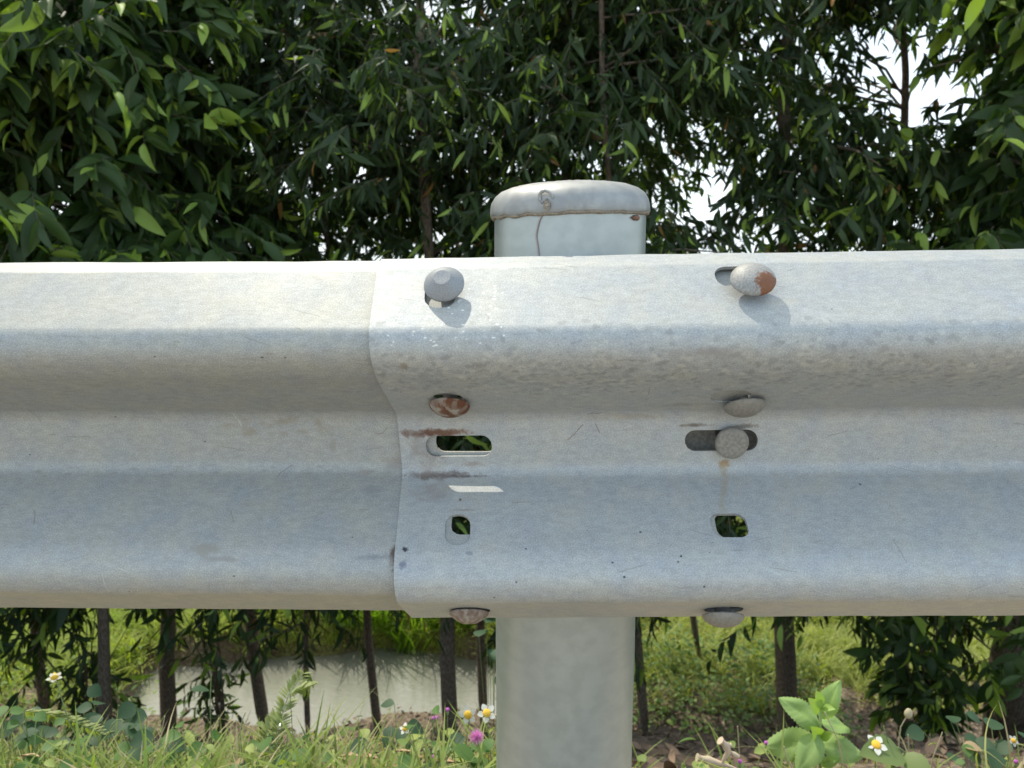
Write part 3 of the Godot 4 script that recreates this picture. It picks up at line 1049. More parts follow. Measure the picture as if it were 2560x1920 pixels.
func build_grass() -> void:
	rng.seed = 900
	# fine grass along the top of the slope, thick beside the plain rail and sparse beyond the post
	for v in 3:
		var mesh := tuft_mesh(9, 0.125, 0.0055, 0.016, 0.9, 4)
		var xf := []
		var cc := []
		for k in 560:
			var x := rng.randf_range(-1.9, 1.9)
			var d := 0.88 + pow(rng.randf(), 1.4) * 1.1
			var keep := 1.0
			if x > 0.10: keep = 0.05
			if x > -0.55 and x < 0.1 and d > 1.0: keep = 0.28
			if rng.randf() > keep: continue
			var s := rng.randf_range(0.5, 1.15)
			xf.append(Transform3D(Basis(Vector3.UP, rng.randf() * TAU).scaled(Vector3.ONE * s), Vector3(x, terrain(x, -d), -d)))
			var c := Color(0.20, 0.31, 0.05).lerp(Color(0.38, 0.44, 0.12), rng.randf())
			if rng.randf() < 0.22: c = Color(0.50, 0.42, 0.25)
			cc.append(c)
		scatter("grass", mesh, xf, cc, M.grass, ["fine sunlit grass on the slope top beneath the plain rail", "yellowing grass blades leaning over the slope top", "dry straw and grass along the slope top"][v], "grass")
	# the bright meadow on the far bank
	for v in 2:
		var mesh := tuft_mesh(16, 0.24 if v == 0 else 0.15, 0.012, 0.05, 1.4, 3)
		var xf := []
		var cc := []
		for k in 6000:
			var x := rng.randf_range(-5.5, 5.5)
			var d := rng.randf_range(5.5, 11.5)
			var y := terrain(x, -d)
			if y < WATER + 0.03: continue
			if d < 6.8 and x < 0.6 and x > -3.5: continue
			if d < 6.0 and rng.randf() < 0.7: continue
			var s := rng.randf_range(0.6, 1.3)
			xf.append(Transform3D(Basis(Vector3.UP, rng.randf() * TAU).scaled(Vector3.ONE * s), Vector3(x, y, -d)))
			var c := Color(0.26, 0.38, 0.05).lerp(Color(0.60, 0.66, 0.16), rng.randf())
			if x > 0.4: c = c.lerp(Color(0.44, 0.42, 0.16), 0.35)
			cc.append(c)
		scatter("grass", mesh, xf, cc, M.grass, ["tall yellow-green meadow grass beyond the pond", "short bright meadow grass beyond the pond"][v], "grass")
	# small leafy weeds matted through the grass
	for v in 2:
		var sm := leaf_mesh(1.0, 0.5 if v else 0.75, 0.05, 0.3, 0.3, Color.WHITE, 5)
		var sx := []
		var sc := []
		for k in 1300:
			var x := rng.randf_range(-1.7, 1.7)
			if x > 0.0 and rng.randf() < 0.8: continue
			if noise.get_noise_2d(x * 160.0, 30.0 + v * 50.0) < -0.12: continue
			var d := 0.9 + rng.randf() * 0.75
			var dd := Vector3(rng.randfn(0, 1), rng.randf_range(-0.3, 0.7), rng.randfn(0, 1)).normalized()
			sx.append(Transform3D(dir_basis(dd, rng.randf_range(-0.7, 0.7)).scaled(Vector3.ONE * rng.randf_range(0.012, 0.034)), Vector3(x, terrain(x, -d) + rng.randf() * rng.randf() * 0.11, -d)))
			sc.append(Color(0.10, 0.19, 0.05).lerp(Color(0.40, 0.46, 0.13), rng.randf()) if rng.randf() > 0.1 else Color(0.46, 0.34, 0.20))
		scatter("weeds", sm, sx, sc, M.leaf_soft, ["tiny oval-leaved weeds matted through the sunlit grass", "tiny pointed-leaved weeds matted through the sunlit grass"][v], "weeds")
	# tangled dry straws
	var stw := st_new()
	blade(stw, Vector3.ZERO, Vector3(0.35, 1, 0).normalized(), Vector3(0.5, -0.75, 0.1), 1.0, 0.016, Color.WHITE, 7)
	stw.generate_normals()
	var tx := []
	var tc := []
	for k in 420:
		var x := rng.randf_range(-1.7, 1.7)
		if x > 0.0 and rng.randf() < 0.75: continue
		var d := 0.9 + rng.randf() * 0.6
		tx.append(Transform3D(Basis.from_euler(Vector3(rng.randfn(0, 0.5), rng.randf() * TAU, rng.randfn(0, 0.5))).scaled(Vector3.ONE * rng.randf_range(0.08, 0.22)), Vector3(x, terrain(x, -d), -d)))
		tc.append(Color(0.52, 0.44, 0.27).lerp(Color(0.40, 0.42, 0.16), rng.randf()))
	scatter("straw", stw.commit(), tx, tc, M.grass, "tangled dry straws lying through the slope-top grass", "dry grass")
	# low weeds on the near bank, right of the post
	var wm := leaf_mesh(1.0, 0.55, 0.05, 0.25, 0.3, Color.WHITE, 5)
	var wx := []
	var wc := []
	for k in 2600:
		var x := rng.randf_range(0.6, 2.6)
		var d := rng.randf_range(5.0, 6.6)
		if rng.randf() < 0.2: x = rng.randf_range(-4.5, -2.2)
		var y := terrain(x, -d) + rng.randf() * rng.randf() * 0.45
		var dd := Vector3(rng.randfn(0, 1), rng.randf_range(-0.2, 0.8), rng.randfn(0, 1)).normalized()
		wx.append(Transform3D(dir_basis(dd, rng.randf_range(-0.6, 0.6)).scaled(Vector3.ONE * rng.randf_range(0.03, 0.07)), Vector3(x, y, -d)))
		wc.append(Color(0.09, 0.17, 0.03).lerp(Color(0.24, 0.34, 0.08), rng.randf()))
	scatter("weeds", wm, wx, wc, M.leaf, "low leafy weeds covering the far side of the bank", "weeds")
	# leaf litter on the shaded slope
	var lm := leaf_mesh(1.0, 0.32, 0.2, 0.15, 0.35, Color.WHITE, 5)
	var lx := []
	var lc := []
	for k in 9000:
		var x := rng.randf_range(-4.5, 4.5)
		var d := rng.randf_range(1.0, 5.6)
		if d < 1.55: continue
		var dd := Vector3(rng.randfn(0, 1), rng.randfn(-0.3, 0.25), rng.randfn(0, 1)).normalized()
		lx.append(Transform3D(dir_basis(dd, rng.randf_range(-0.8, 0.8)).scaled(Vector3.ONE * rng.randf_range(0.04, 0.11)), Vector3(x, terrain(x, -d) + rng.randf_range(0.0, 0.03), -d)))
		lc.append(Color(0.10, 0.07, 0.05).lerp(Color(0.30, 0.20, 0.13), rng.randf() * rng.randf()))
	scatter("leaf_litter", lm, lx, lc, M.litter, "brown fallen leaves lying on the shaded slope", "leaf litter")
	# reed clumps at the water's far edge
	for q in [[870, 1638, 7.05, 0.55, "reed clump on the far water edge, beside the slender leaning trunk"], [935, 1636, 7.1, 0.75, "tallest bright reed clump directly behind the slender leaning trunk"], [1020, 1640, 7.0, 0.70, "full bright reed clump between the slender and the dark leafy trunk"], [1085, 1640, 7.05, 0.6, "reed clump half behind the dark leafy trunk"], [640, 1640, 7.1, 0.45, "low reed clump behind the grey leaning trunk"], [1160, 1640, 7.0, 0.5, "reed clump between the dark leafy trunk and the creeper trunk"], [780, 1632, 7.2, 0.5, "reed clump behind the thin sapling"]]:
		var b := at(q[0], q[1], q[2])
		var c0 := Color(0.18, 0.33, 0.03).lerp(Color(0.30, 0.44, 0.06), rng.randf())
		var o := thing("reed_clump", Vector3(b.x, terrain(b.x, -q[2]), -q[2]), q[4], "reeds", "reed clumps along the far water's edge")
		for part_n in 3:
			var st := st_new()
			for k in 26:
				var a := rng.randf() * TAU
				blade(st, Vector3(rng.randfn(0, 0.07), -0.02, rng.randfn(0, 0.06)), Vector3(cos(a) * 0.3, 1, sin(a) * 0.3).normalized(), Vector3(cos(a), -0.5, sin(a)) * rng.randf_range(0.15, 0.6), q[3] * rng.randf_range(0.5, 1.1), 0.016, c0 * rng.randf_range(0.75, 1.25), 4)
			st.generate_normals()
			part("blades", st.commit(), M.grass, o).set_meta("kind", "stuff")

func stem(parent: Node3D, pts: Array, r: float, m: Material, called := "stem") -> void:
	var rad := []
	for i in pts.size(): rad.append(r * (1.0 - 0.35 * i / pts.size()))
	var st := st_new()
	tube(st, pts, rad, 6, true)
	part(called, arr(st), m, parent)

func colored(m: Color) -> StandardMaterial3D:
	var o := mat(m, 0.6)
	o.backlight_enabled = true
	o.backlight = Color(0.8, 0.9, 0.5)
	return o

func sow(px: float, py: float, z: float) -> Array:     # [ground point below the pixel, offset of the pixel's point from it]
	var p := at(px, py, z)
	var g := Vector3(p.x, terrain(p.x, -z) - 0.01, -z)
	return [g, p - g]

func flower(px: float, py: float, z: float, size: float, face: Vector3, foot: Vector2, label: String) -> void:
	var q := sow(px, py, z)
	var tip: Vector3 = q[1]
	var o := thing("daisy", q[0], label, "flower", "white weed flowers on the slope top")
	var bend := Vector3(foot.x, 0, foot.y)
	stem(o, [bend, bend * 0.7 + tip * 0.3, bend * 0.25 + tip * 0.65, tip - face * 0.012, tip], 0.0011, M.stem)
	var b := dir_basis(-face, 0.4)
	var cs := st_new()
	lathe(cs, [Vector2(0.0001, 0.0042), Vector2(size * 0.16, 0.0036), Vector2(size * 0.24, 0.0018), Vector2(size * 0.25, -0.001), Vector2(size * 0.12, -0.006), Vector2(0.0005, -0.008)], 14, 0.0008, px)
	var c := part("flower_centre", arr(cs), M.yellow, o)
	var yb := Basis(b.x, -b.z * -1.0, b.y)
	c.transform = Transform3D(Basis(b.x, b.z, -b.y), tip)
	for k in 5:
		var a := TAU * k / 5.0 + 0.3
		var d := (b.x * cos(a) + b.y * sin(a) + b.z * 0.12).normalized()
		var pm := part("petal", M.petal_mesh, M.white, o)
		pm.transform = Transform3D(Basis.looking_at(d, b.z).scaled(Vector3.ONE * size * 0.42), tip + d * size * 0.16)

func leaf_on(o: Node3D, base: Vector3, tip: Vector3, mesh: Mesh, m: Material, up: Vector3, called := "leaf") -> void:
	var d := tip - base
	var l := part(called, mesh, m, o)
	l.transform = Transform3D(Basis.looking_at(d.normalized(), up).scaled(Vector3.ONE * d.length()), base)

# a toothed leaf with raised panels between its side veins
func quilted_leaf(width: float, droop: float, fold: float, c: Color) -> ArrayMesh:
	var st := st_new()
	st.set_smooth_group(0)
	var nt := 28
	var nu := 5
	var rows := []
	for i in nt + 1:
		var t := float(i) / nt
		var w := width * 0.5 * pow(sin(PI * clampf(pow(t, 0.75), 0.0, 1.0)), 0.8) + 0.012 * (1.0 - t)
		var row := []
		for k in range(-nu, nu + 1):
			var u := float(k) / nu
			var ww := w * (1.0 + (0.07 if i % 2 else -0.05) * (1.0 if absf(u) > 0.95 else 0.0))
			var ripple := 0.012 * cos((t * 8.0 - absf(u) * 1.6) * TAU) * absf(u) * (1.3 - absf(u)) * sin(PI * t)
			var groove := -0.014 * exp(-absf(u) * 9.0)
			var lift := fold * absf(u) * w - 0.35 * u * u * w
			row.append(Vector3(u * ww, lift + ripple + groove - droop * t * t + 0.02 * sin(t * 9.0 + u * 3.0), -t * (1.0 - 0.2 * droop * t)))
		rows.append(row)
	for i in nt:
		for k in nu * 2:
			for v in [rows[i][k], rows[i + 1][k], rows[i][k + 1], rows[i][k + 1], rows[i + 1][k], rows[i + 1][k + 1]]:
				st.set_color(c); st.add_vertex(v)
	st.generate_normals()
	return st.commit()

func build_plants() -> void:
	rng.seed = 321
	# --- the broad-leaved seedling beyond the post
	var z := 1.13
	var q := sow(2050, 1925, z)
	var g: Vector3 = q[0]
	var L := func(px, py, dz = 0.0): return at(px, py, z + dz) - g
	var o := thing("broadleaf_seedling", g, "pale green seedling with toothed oval leaves on the slope top", "plant")
	stem(o, [Vector3(0, 0, 0), L.call(2050, 1915), L.call(2049, 1850), L.call(2051, 1800), L.call(2050, 1742)], 0.0032, M.pale_stem)
	var big := quilted_leaf(0.56, 0.26, 0.25, Color(0.36, 0.51, 0.18))
	var mid := quilted_leaf(0.48, 0.34, 0.32, Color(0.38, 0.54, 0.18))
	var small := leaf_mesh(1.0, 0.5, 0.0, 0.2, 0.4, Color(0.40, 0.56, 0.15), 10, 0.05)
	for e in [
		[2047, 1815, 0.0, 1962, 1737, 0.01, big, Vector3(0.5, 0.6, 0.8)], [2050, 1795, 0.0, 2090, 1712, -0.015, mid, Vector3(-0.6, 0.3, 0.8)], [2052, 1808, 0.0, 2147, 1800, 0.02, mid, Vector3(0, 1, 0.35)],
		[2046, 1858, 0.0, 1911, 1868, -0.01, big, Vector3(0.1, 0.7, 0.9)], [2048, 1838, -0.01, 2000, 1925, -0.06, big, Vector3(-0.3, 0.55, 0.9)], [2052, 1862, 0.0, 2178, 1880, -0.01, big, Vector3(-0.1, 0.9, 0.6)],
		[2052, 1912, -0.01, 2098, 1899, -0.03, mid, Vector3(0, 0.6, 0.9)], [2050, 1778, 0.0, 2030, 1752, -0.02, small, Vector3(0, 0.4, 1)], [2051, 1772, 0.0, 2084, 1768, -0.02, small, Vector3(0, 0.8, 0.6)],
		[2049, 1765, 0.0, 2046, 1730, -0.01, small, Vector3(0.2, 0.2, 1)], [2048, 1845, 0, 2040, 1826, -0.03, small, Vector3(0, 0.5, 1)], [2052, 1845, 0, 2078, 1833, -0.02, small, Vector3(0, 0.7, 0.7)],
	]: leaf_on(o, L.call(e[0], e[1], e[2]), L.call(e[3], e[4], e[5]), e[6], M.leaf_pale, e[7].normalized())
	# --- its smaller companion with pale leaves
	q = sow(2290, 1930, 1.06)
	o = thing("pale_weed", q[0], "low weed with two dull green drooping leaves beside the seedling", "plant")
	var g2: Vector3 = q[0]
	stem(o, [Vector3.ZERO, at(2262, 1880, 1.06) - g2, at(2245, 1868, 1.06) - g2], 0.0016, M.stem)
	var dull := leaf_mesh(1.0, 0.6, 0.08, 0.3, 0.25, Color(0.20, 0.27, 0.09), 12, 0.05)
	leaf_on(o, at(2252, 1880, 1.06) - g2, at(2178, 1876, 1.02) - g2, dull, M.leaf_pale, Vector3(0, 0.9, 0.5))
	leaf_on(o, at(2255, 1885, 1.06) - g2, at(2345, 1945, 1.0) - g2, dull, M.leaf_pale, Vector3(0, 0.8, 0.6))
	# --- white flowers
	flower(1170, 1787, 1.10, 0.027, Vector3(-0.25, 0.35, 0.9).normalized(), Vector2(-0.01, 0.0), "white flower with a yellow centre, facing the rail, beside its twin near the post")
	flower(1217, 1783, 1.08, 0.027, Vector3(0.1, 0.7, 0.7).normalized(), Vector2(0.01, 0.0), "white flower with a yellow centre tilted upwards, closest to the post")
	flower(2190, 1862, 1.05, 0.030, Vector3(0.05, 0.88, 0.48).normalized(), Vector2(0.005, 0.0), "white flower opening upwards beside the toothed seedling")
	flower(136, 1692, 1.10, 0.022, Vector3(0.5, -0.4, 0.75).normalized(), Vector2(0.05, 0.0), "nodding white flower on a tall arched stalk")
	flower(2533, 1852, 1.20, 0.018, Vector3(0.2, 0.6, 0.7).normalized(), Vector2(0.0, 0.0), "small white flower under the thick leaning trunk")
	flower(1013, 1822, 1.12, 0.018, Vector3(-0.2, 0.8, 0.5).normalized(), Vector2(0.01, 0.0), "half open white flower among dry stalks between pond and post")
	# --- the pink puff and the purple buds
	q = sow(1192, 1842, 0.97)
	o = thing("pink_puff_flower", q[0], "fluffy round pink flower beside the post", "flower")
	stem(o, [Vector3(0.01, 0, 0), q[1] * 0.5 + Vector3(0.01, 0, 0), q[1]], 0.0010, M.stem)
	var ps := st_new()
	for k in 420:
		var d := Vector3(rng.randfn(0, 1), rng.randfn(0, 1), rng.randfn(0, 1)).normalized()
		blade(ps, d * 0.002, d, Vector3(rng.randfn(0, 0.1), rng.randfn(0, 0.1), rng.randfn(0, 0.1)), 0.0105 * rng.randf_range(0.8, 1.1), 0.0007, Color.WHITE, 2)
	ps.generate_normals()
	var puff := part("filaments", ps.commit(), M.pink, o)
	puff.position = q[1]
	puff.set_meta("kind", "stuff")
	for e in [[1119, 1775, 1.12, "tallest purple bud, in front of the dark leafy trunk"], [1092, 1795, 1.15, "purple bud of a close pair, the taller one"], [1083, 1797, 1.15, "purple bud of a close pair, the shorter one"], [1085, 1893, 1.0, "low purple bud among the pale variegated leaves"], [1915, 1858, 1.1, "purple bud at the tip of the seedling's widest leaf"], [1850, 1905, 1.02, "purple bud standing by the bleached root"], [2540, 1905, 1.05, "purple bud beneath the thickest trunk"]]:
		q = sow(e[0], e[1], e[2])
		o = thing("purple_bud", q[0], e[3], "flower", "purple buds on the slope top")
		var side := Vector3(rng.randf_range(-0.02, 0.02), 0, 0)
		stem(o, [side, side + q[1] * 0.5, q[1] - Vector3(0, 0.008, 0), q[1]], 0.0008, M.stem)
		var bs := st_new()
		lathe(bs, [Vector2(0.0002, 0.0035), Vector2(0.0030, 0.0025), Vector2(0.0030, 0.0), Vector2(0.0022, -0.002), Vector2(0.0003, -0.003)], 10, 0.0006, e[0])
		var h := part("bud", arr(bs), M.purple, o)
		h.position = q[1]
		var cs := st_new()
		lathe(cs, [Vector2(0.0002, 0.0), Vector2(0.0022, -0.001), Vector2(0.0024, -0.004), Vector2(0.0017, -0.008), Vector2(0.0003, -0.010)], 8)
		var cup := part("calyx", arr(cs), M.stem, o)
		cup.position = q[1] - Vector3(0, 0.001, 0)
	# --- dry seed head
	q = sow(2271, 1784, 1.10)
	o = thing("seed_head", q[0], "dry round seed head on a single bare stalk", "plant")
	stem(o, [Vector3(-0.012, 0, 0), Vector3(-0.012, 0, 0) * 0.8 + q[1] * 0.5, Vector3(q[1].x - 0.010, q[1].y * 0.82, q[1].z), q[1]], 0.0013, M.straw)
	var hs := st_new()
	lathe(hs, [Vector2(0.0003, 0.009), Vector2(0.0035, 0.0075), Vector2(0.0062, 0.002), Vector2(0.0062, -0.003), Vector2(0.0040, -0.007), Vector2(0.0010, -0.009)], 14, 0.0016, 3.0)
	part("seed_ball", arr(hs), M.straw, o).position = q[1]
	# --- a bleached root standing out of the soil
	q = sow(1800, 1925, 1.02)
	var g3: Vector3 = q[0]
	o = thing("dry_root", g3, "bleached forked piece of dry root lying right of the post", "root")
	for e in [[[1742, 1893], [1768, 1900], [1795, 1908], [1822, 1915], [1845, 1925]], [[1800, 1851], [1815, 1864], [1820, 1880], [1808, 1900], [1800, 1925]], [[1820, 1878], [1835, 1886], [1846, 1892]], [[1815, 1868], [1830, 1862]]]:
		var pts := []
		var rad := []
		for i in e.size():
			pts.append(at(e[i][0], e[i][1], 1.02) - g3)
			rad.append((0.0052 if e.size() > 4 else 0.0028) * (0.55 + 0.45 * sin(1.0 + i)) + 0.0012)
		var st := st_new()
		tube(st, pts, rad, 8, true, 0.6)
		part("root_limb", arr(st), M.bleached, o)
	# --- feathery mimosa fronds
	var fronds := 0
	for e in [[[700, 1905], [690, 1850], [705, 1790], [722, 1735], [760, 1682]], [[640, 1910], [655, 1870], [668, 1830], [690, 1790]], [[725, 1735], [750, 1722], [775, 1716]], [[60, 1778], [100, 1782], [140, 1790], [200, 1812], [300, 1850]]]:
		q = sow(e[0][0], e[0][1], 1.12)
		var g4: Vector3 = q[0]
		o = thing("feathery_frond", g4, ["tall pinnate frond rising in front of the pond", "short pinnate frond leaning on the grey leaning trunk", "small pinnate side frond over the thin sapling", "pinnate frond trailing sideways below the nodding flower"][fronds], "plant", "pinnate fronds over the slope grass")
		fronds += 1
		var pts := []
		for i in e.size(): pts.append(at(e[i][0], e[i][1], 1.12 + 0.02 * i) - g4)
		stem(o, [Vector3.ZERO] + pts, 0.0009, M.stem, "rachis")
		var n: int = 11 * (e.size() - 1)
		for k in n:
			var f: float = (k + 0.5) / n * (pts.size() - 1.001)
			var p: Vector3 = pts[int(f)].lerp(pts[int(f) + 1], f - int(f))
			var al: Vector3 = (pts[int(f) + 1] - pts[int(f)]).normalized()
			for sgn in [-1, 1]:
				var d: Vector3 = (al * 0.7 + al.cross(Vector3(0, 0, 1)) * sgn + Vector3(0, 0, rng.randfn(0, 0.3))).normalized()
				var lf := part("leaflet", M.leaflet_mesh, M.leaf_soft, o)
				lf.transform = Transform3D(dir_basis(d, rng.randf_range(-0.4, 0.4)).scaled(Vector3.ONE * (0.016 + 0.008 * sin(PI * k / n))), p)
	# --- round-leaved creepers on the grassy side
	var dark := leaf_mesh(1.0, 0.85, 0.0, 0.2, 0.18, Color(0.055, 0.115, 0.055), 8)
	var lite := leaf_mesh(1.0, 0.8, 0.0, 0.2, 0.2, Color(0.12, 0.22, 0.06), 8)
	var pale := leaf_mesh(1.0, 0.6, 0.0, 0.3, 0.3, Color(0.36, 0.40, 0.22), 8)
	var clumps := [
		[80, 1800, 1.2, dark, 9, 0.035, "below the nodding flower stalk"], [245, 1785, 1.25, dark, 9, 0.042, "hung in front of the dark trunk"], [330, 1790, 1.25, dark, 8, 0.042, "between the dark trunk and the straight trunk"], [375, 1850, 1.12, dark, 7, 0.040, "under the straight thick trunk"], [150, 1850, 1.1, lite, 10, 0.03, "low in the grass below the nodding flower"], [20, 1830, 1.1, lite, 8, 0.035, "at the plain rail's far end of the grass"], [470, 1860, 1.1, lite, 8, 0.03, "below the hooked stalk"],
		[610, 1880, 1.1, dark, 8, 0.032, "at the foot of the feathery frond"], [1010, 1850, 1.15, dark, 8, 0.035, "on the bank under the slender leaning trunk"], [1000, 1810, 1.3, dark, 6, 0.04, "at the slender trunk's foot by the water"], [1080, 1880, 1.0, pale, 10, 0.022, "in a pale variegated mat near the purple buds"], [1065, 1840, 1.02, lite, 7, 0.022, "above the pale variegated mat"], [1150, 1895, 0.98, lite, 9, 0.045, "below the pair of white flowers"], [1225, 1880, 1.0, lite, 6, 0.035, "touching the post near the pink puff"],
		[1230, 1640, 1.9, dark, 14, 0.055, "climbing the narrow trunk beside the post"], [2475, 1850, 1.2, dark, 12, 0.04, "at the foot of the dark leaning trunk"], [2520, 1870, 1.15, dark, 9, 0.035, "at the foot of the thickest trunk"], [2400, 1900, 1.1, lite, 6, 0.025, "under the hooked stalk by the thickest trunk"], [1880, 1900, 1.08, lite, 6, 0.02, "beside the bleached root"], [720, 1890, 1.05, lite, 8, 0.03, "beneath the feathery frond in the grass"], [300, 1890, 1.0, lite, 10, 0.03, "deep in the grass below the hooked stalk"], [60, 1895, 0.98, lite, 10, 0.03, "in the grass by a tan dry leaf"],
	]
	for e in clumps:
		q = sow(e[0], e[1], e[2])
		var kind: String = "dark green" if e[3] == dark else ("pale variegated" if e[3] == pale else "fresh green")
		o = thing("creeping_weed", q[0], kind + " creeping weed " + e[6], "plant", "creeping weeds on the slope top")
		for k in e[4]:
			var p: Vector3 = q[1] + Vector3(rng.randfn(0, 0.035), rng.randf_range(-0.05, 0.02), rng.randfn(0, 0.03))
			if e[0] == 1230: p = q[1] + Vector3(rng.randfn(0, 0.03), rng.randf_range(-0.35, 0.2), rng.randfn(0, 0.05))
			stem(o, [Vector3(p.x * 0.4, 0, p.z * 0.4), Vector3(p.x * 0.7, p.y * 0.6, p.z * 0.7), p], 0.0008, M.stem)
			var a := rng.randf() * TAU
			var s: float = e[5] * rng.randf_range(0.6, 1.1)
			leaf_on(o, p, p + Vector3(cos(a), rng.randf_range(-0.4, 0.2), sin(a)).normalized() * s, e[3], M.leaf_soft, Vector3(rng.randfn(0, 0.3), 1, rng.randf_range(0, 0.7)).normalized())
	# --- single stalks: hooked, straight and dry
	var stalks := [
		[[265, 1885], [270, 1845], [280, 1812], [292, 1800], [302, 1798], [310, 1804]], [[395, 1880], [402, 1840], [412, 1790]], [[600, 1830], [606, 1800], [614, 1780]], [[575, 1900], [590, 1860], [600, 1830]],
		[[436, 1900], [433, 1860], [432, 1818]], [[470, 1900], [462, 1850], [455, 1830]], [[530, 1900], [525, 1760], [528, 1690]], [[1980, 1920], [1965, 1890], [1960, 1866]], [[2110, 1920], [2095, 1850], [2062, 1780]],
		[[2240, 1920], [2225, 1870], [2208, 1815]], [[2272, 1895], [2271, 1860], [2270, 1836]], [[1850, 1900], [1846, 1850], [1844, 1815]], [[2430, 1920], [2432, 1882], [2455, 1878], [2470, 1900], [2480, 1925]], [[2100, 1925], [2110, 1895], [2130, 1876], [2148, 1874]],
		[[2330, 1900], [2345, 1860], [2356, 1830]], [[800, 1920], [797, 1895], [799, 1885]], [[860, 1910], [870, 1890], [855, 1880]], [[905, 1925], [925, 1900], [945, 1885]], [[1130, 1910], [1135, 1860], [1140, 1800]], [[1218, 1900], [1240, 1860], [1252, 1840]], [[20, 1915], [22, 1880], [40, 1850]], [[700, 1925], [715, 1870], [720, 1835]],
	]
	var stalk_labels := ["hooked bare stalk arching over in the sunlit grass", "slanting grass stalk before the straight thick trunk", "short dry stalk at the grey leaning trunk's foot", "dry stalk leaning towards the grey trunk", "upright straw stalk at the straight trunk's base", "bent green stalk beside the straight trunk", "tall straight stalk before the leafy shrub and pond", "short stalk touching the seedling's widest leaf", "long straw stalk crossing behind the seedling", "slanting stalk beside the upward-opening white flower", "thin stalk below the dry seed head", "upright stalk between the bleached root and the meadow", "hooked bare stalk folded over under the thickest trunk", "curved green stalk looping beside the seedling", "slanting stalk in front of the dense dark shrub", "short stalk on the bank below the pond", "crooked short stalk beside the large tan dry leaf", "slanting stalk just under the large tan dry leaf", "tall stalk before the dark leafy trunk", "stalk leaning across to the post by the pink puff", "short stalk at the near corner of the grass", "slanting stalk beneath the tall feathery frond"]
	for i in stalks.size():
		var e: Array = stalks[i]
		var zz := 1.02 + 0.02 * (i % 7)
		q = sow(e[0][0], e[0][1], zz)
		var g5: Vector3 = q[0]
		var hooked := e.size() > 4
		o = thing("grass_stalk", g5, stalk_labels[i], "grass stalk", "hooked stalks" if hooked else "single grass stalks")
		var pts := [Vector3.ZERO]
		for w in e: pts.append(at(w[0], w[1], zz) - g5)
		stem(o, pts, 0.0011, M.straw if i % 3 else M.stem)
	# --- dry leaves on the bank edge
	for e in [[900, 1893, 1.25, 0.085, "large curled tan dry leaf under the slender leaning trunk"], [1120, 1905, 1.0, 0.04, "tan dry leaf under the purple buds near the post"], [80, 1890, 1.0, 0.035, "reddish tan dry leaf deep in the sunlit grass"], [1238, 1790, 1.3, 0.03, "small dry leaf against the post edge above the pink puff"], [1010, 1878, 1.05, 0.03, "crumpled dry leaf beside the pale variegated weed"]]:
		q = sow(e[0], e[1], e[2])
		var pos: Vector3 = q[0] + q[1]
		o = thing("dry_leaf", pos, e[4], "dry leaf", "tan dry leaves")
		var dl := part("blade", M.dry_mesh, M.dry, o)
		dl.transform = Transform3D(dir_basis(Vector3(1, -0.1, 0.2).normalized(), 0.5).scaled(Vector3.ONE * e[3]), Vector3(-e[3] * 0.5, 0, 0))
		stem(o, [Vector3(0, -0.12, 0), Vector3(0.002, -0.05, 0), Vector3(-e[3] * 0.4, 0.002, 0)], 0.0008, M.straw)

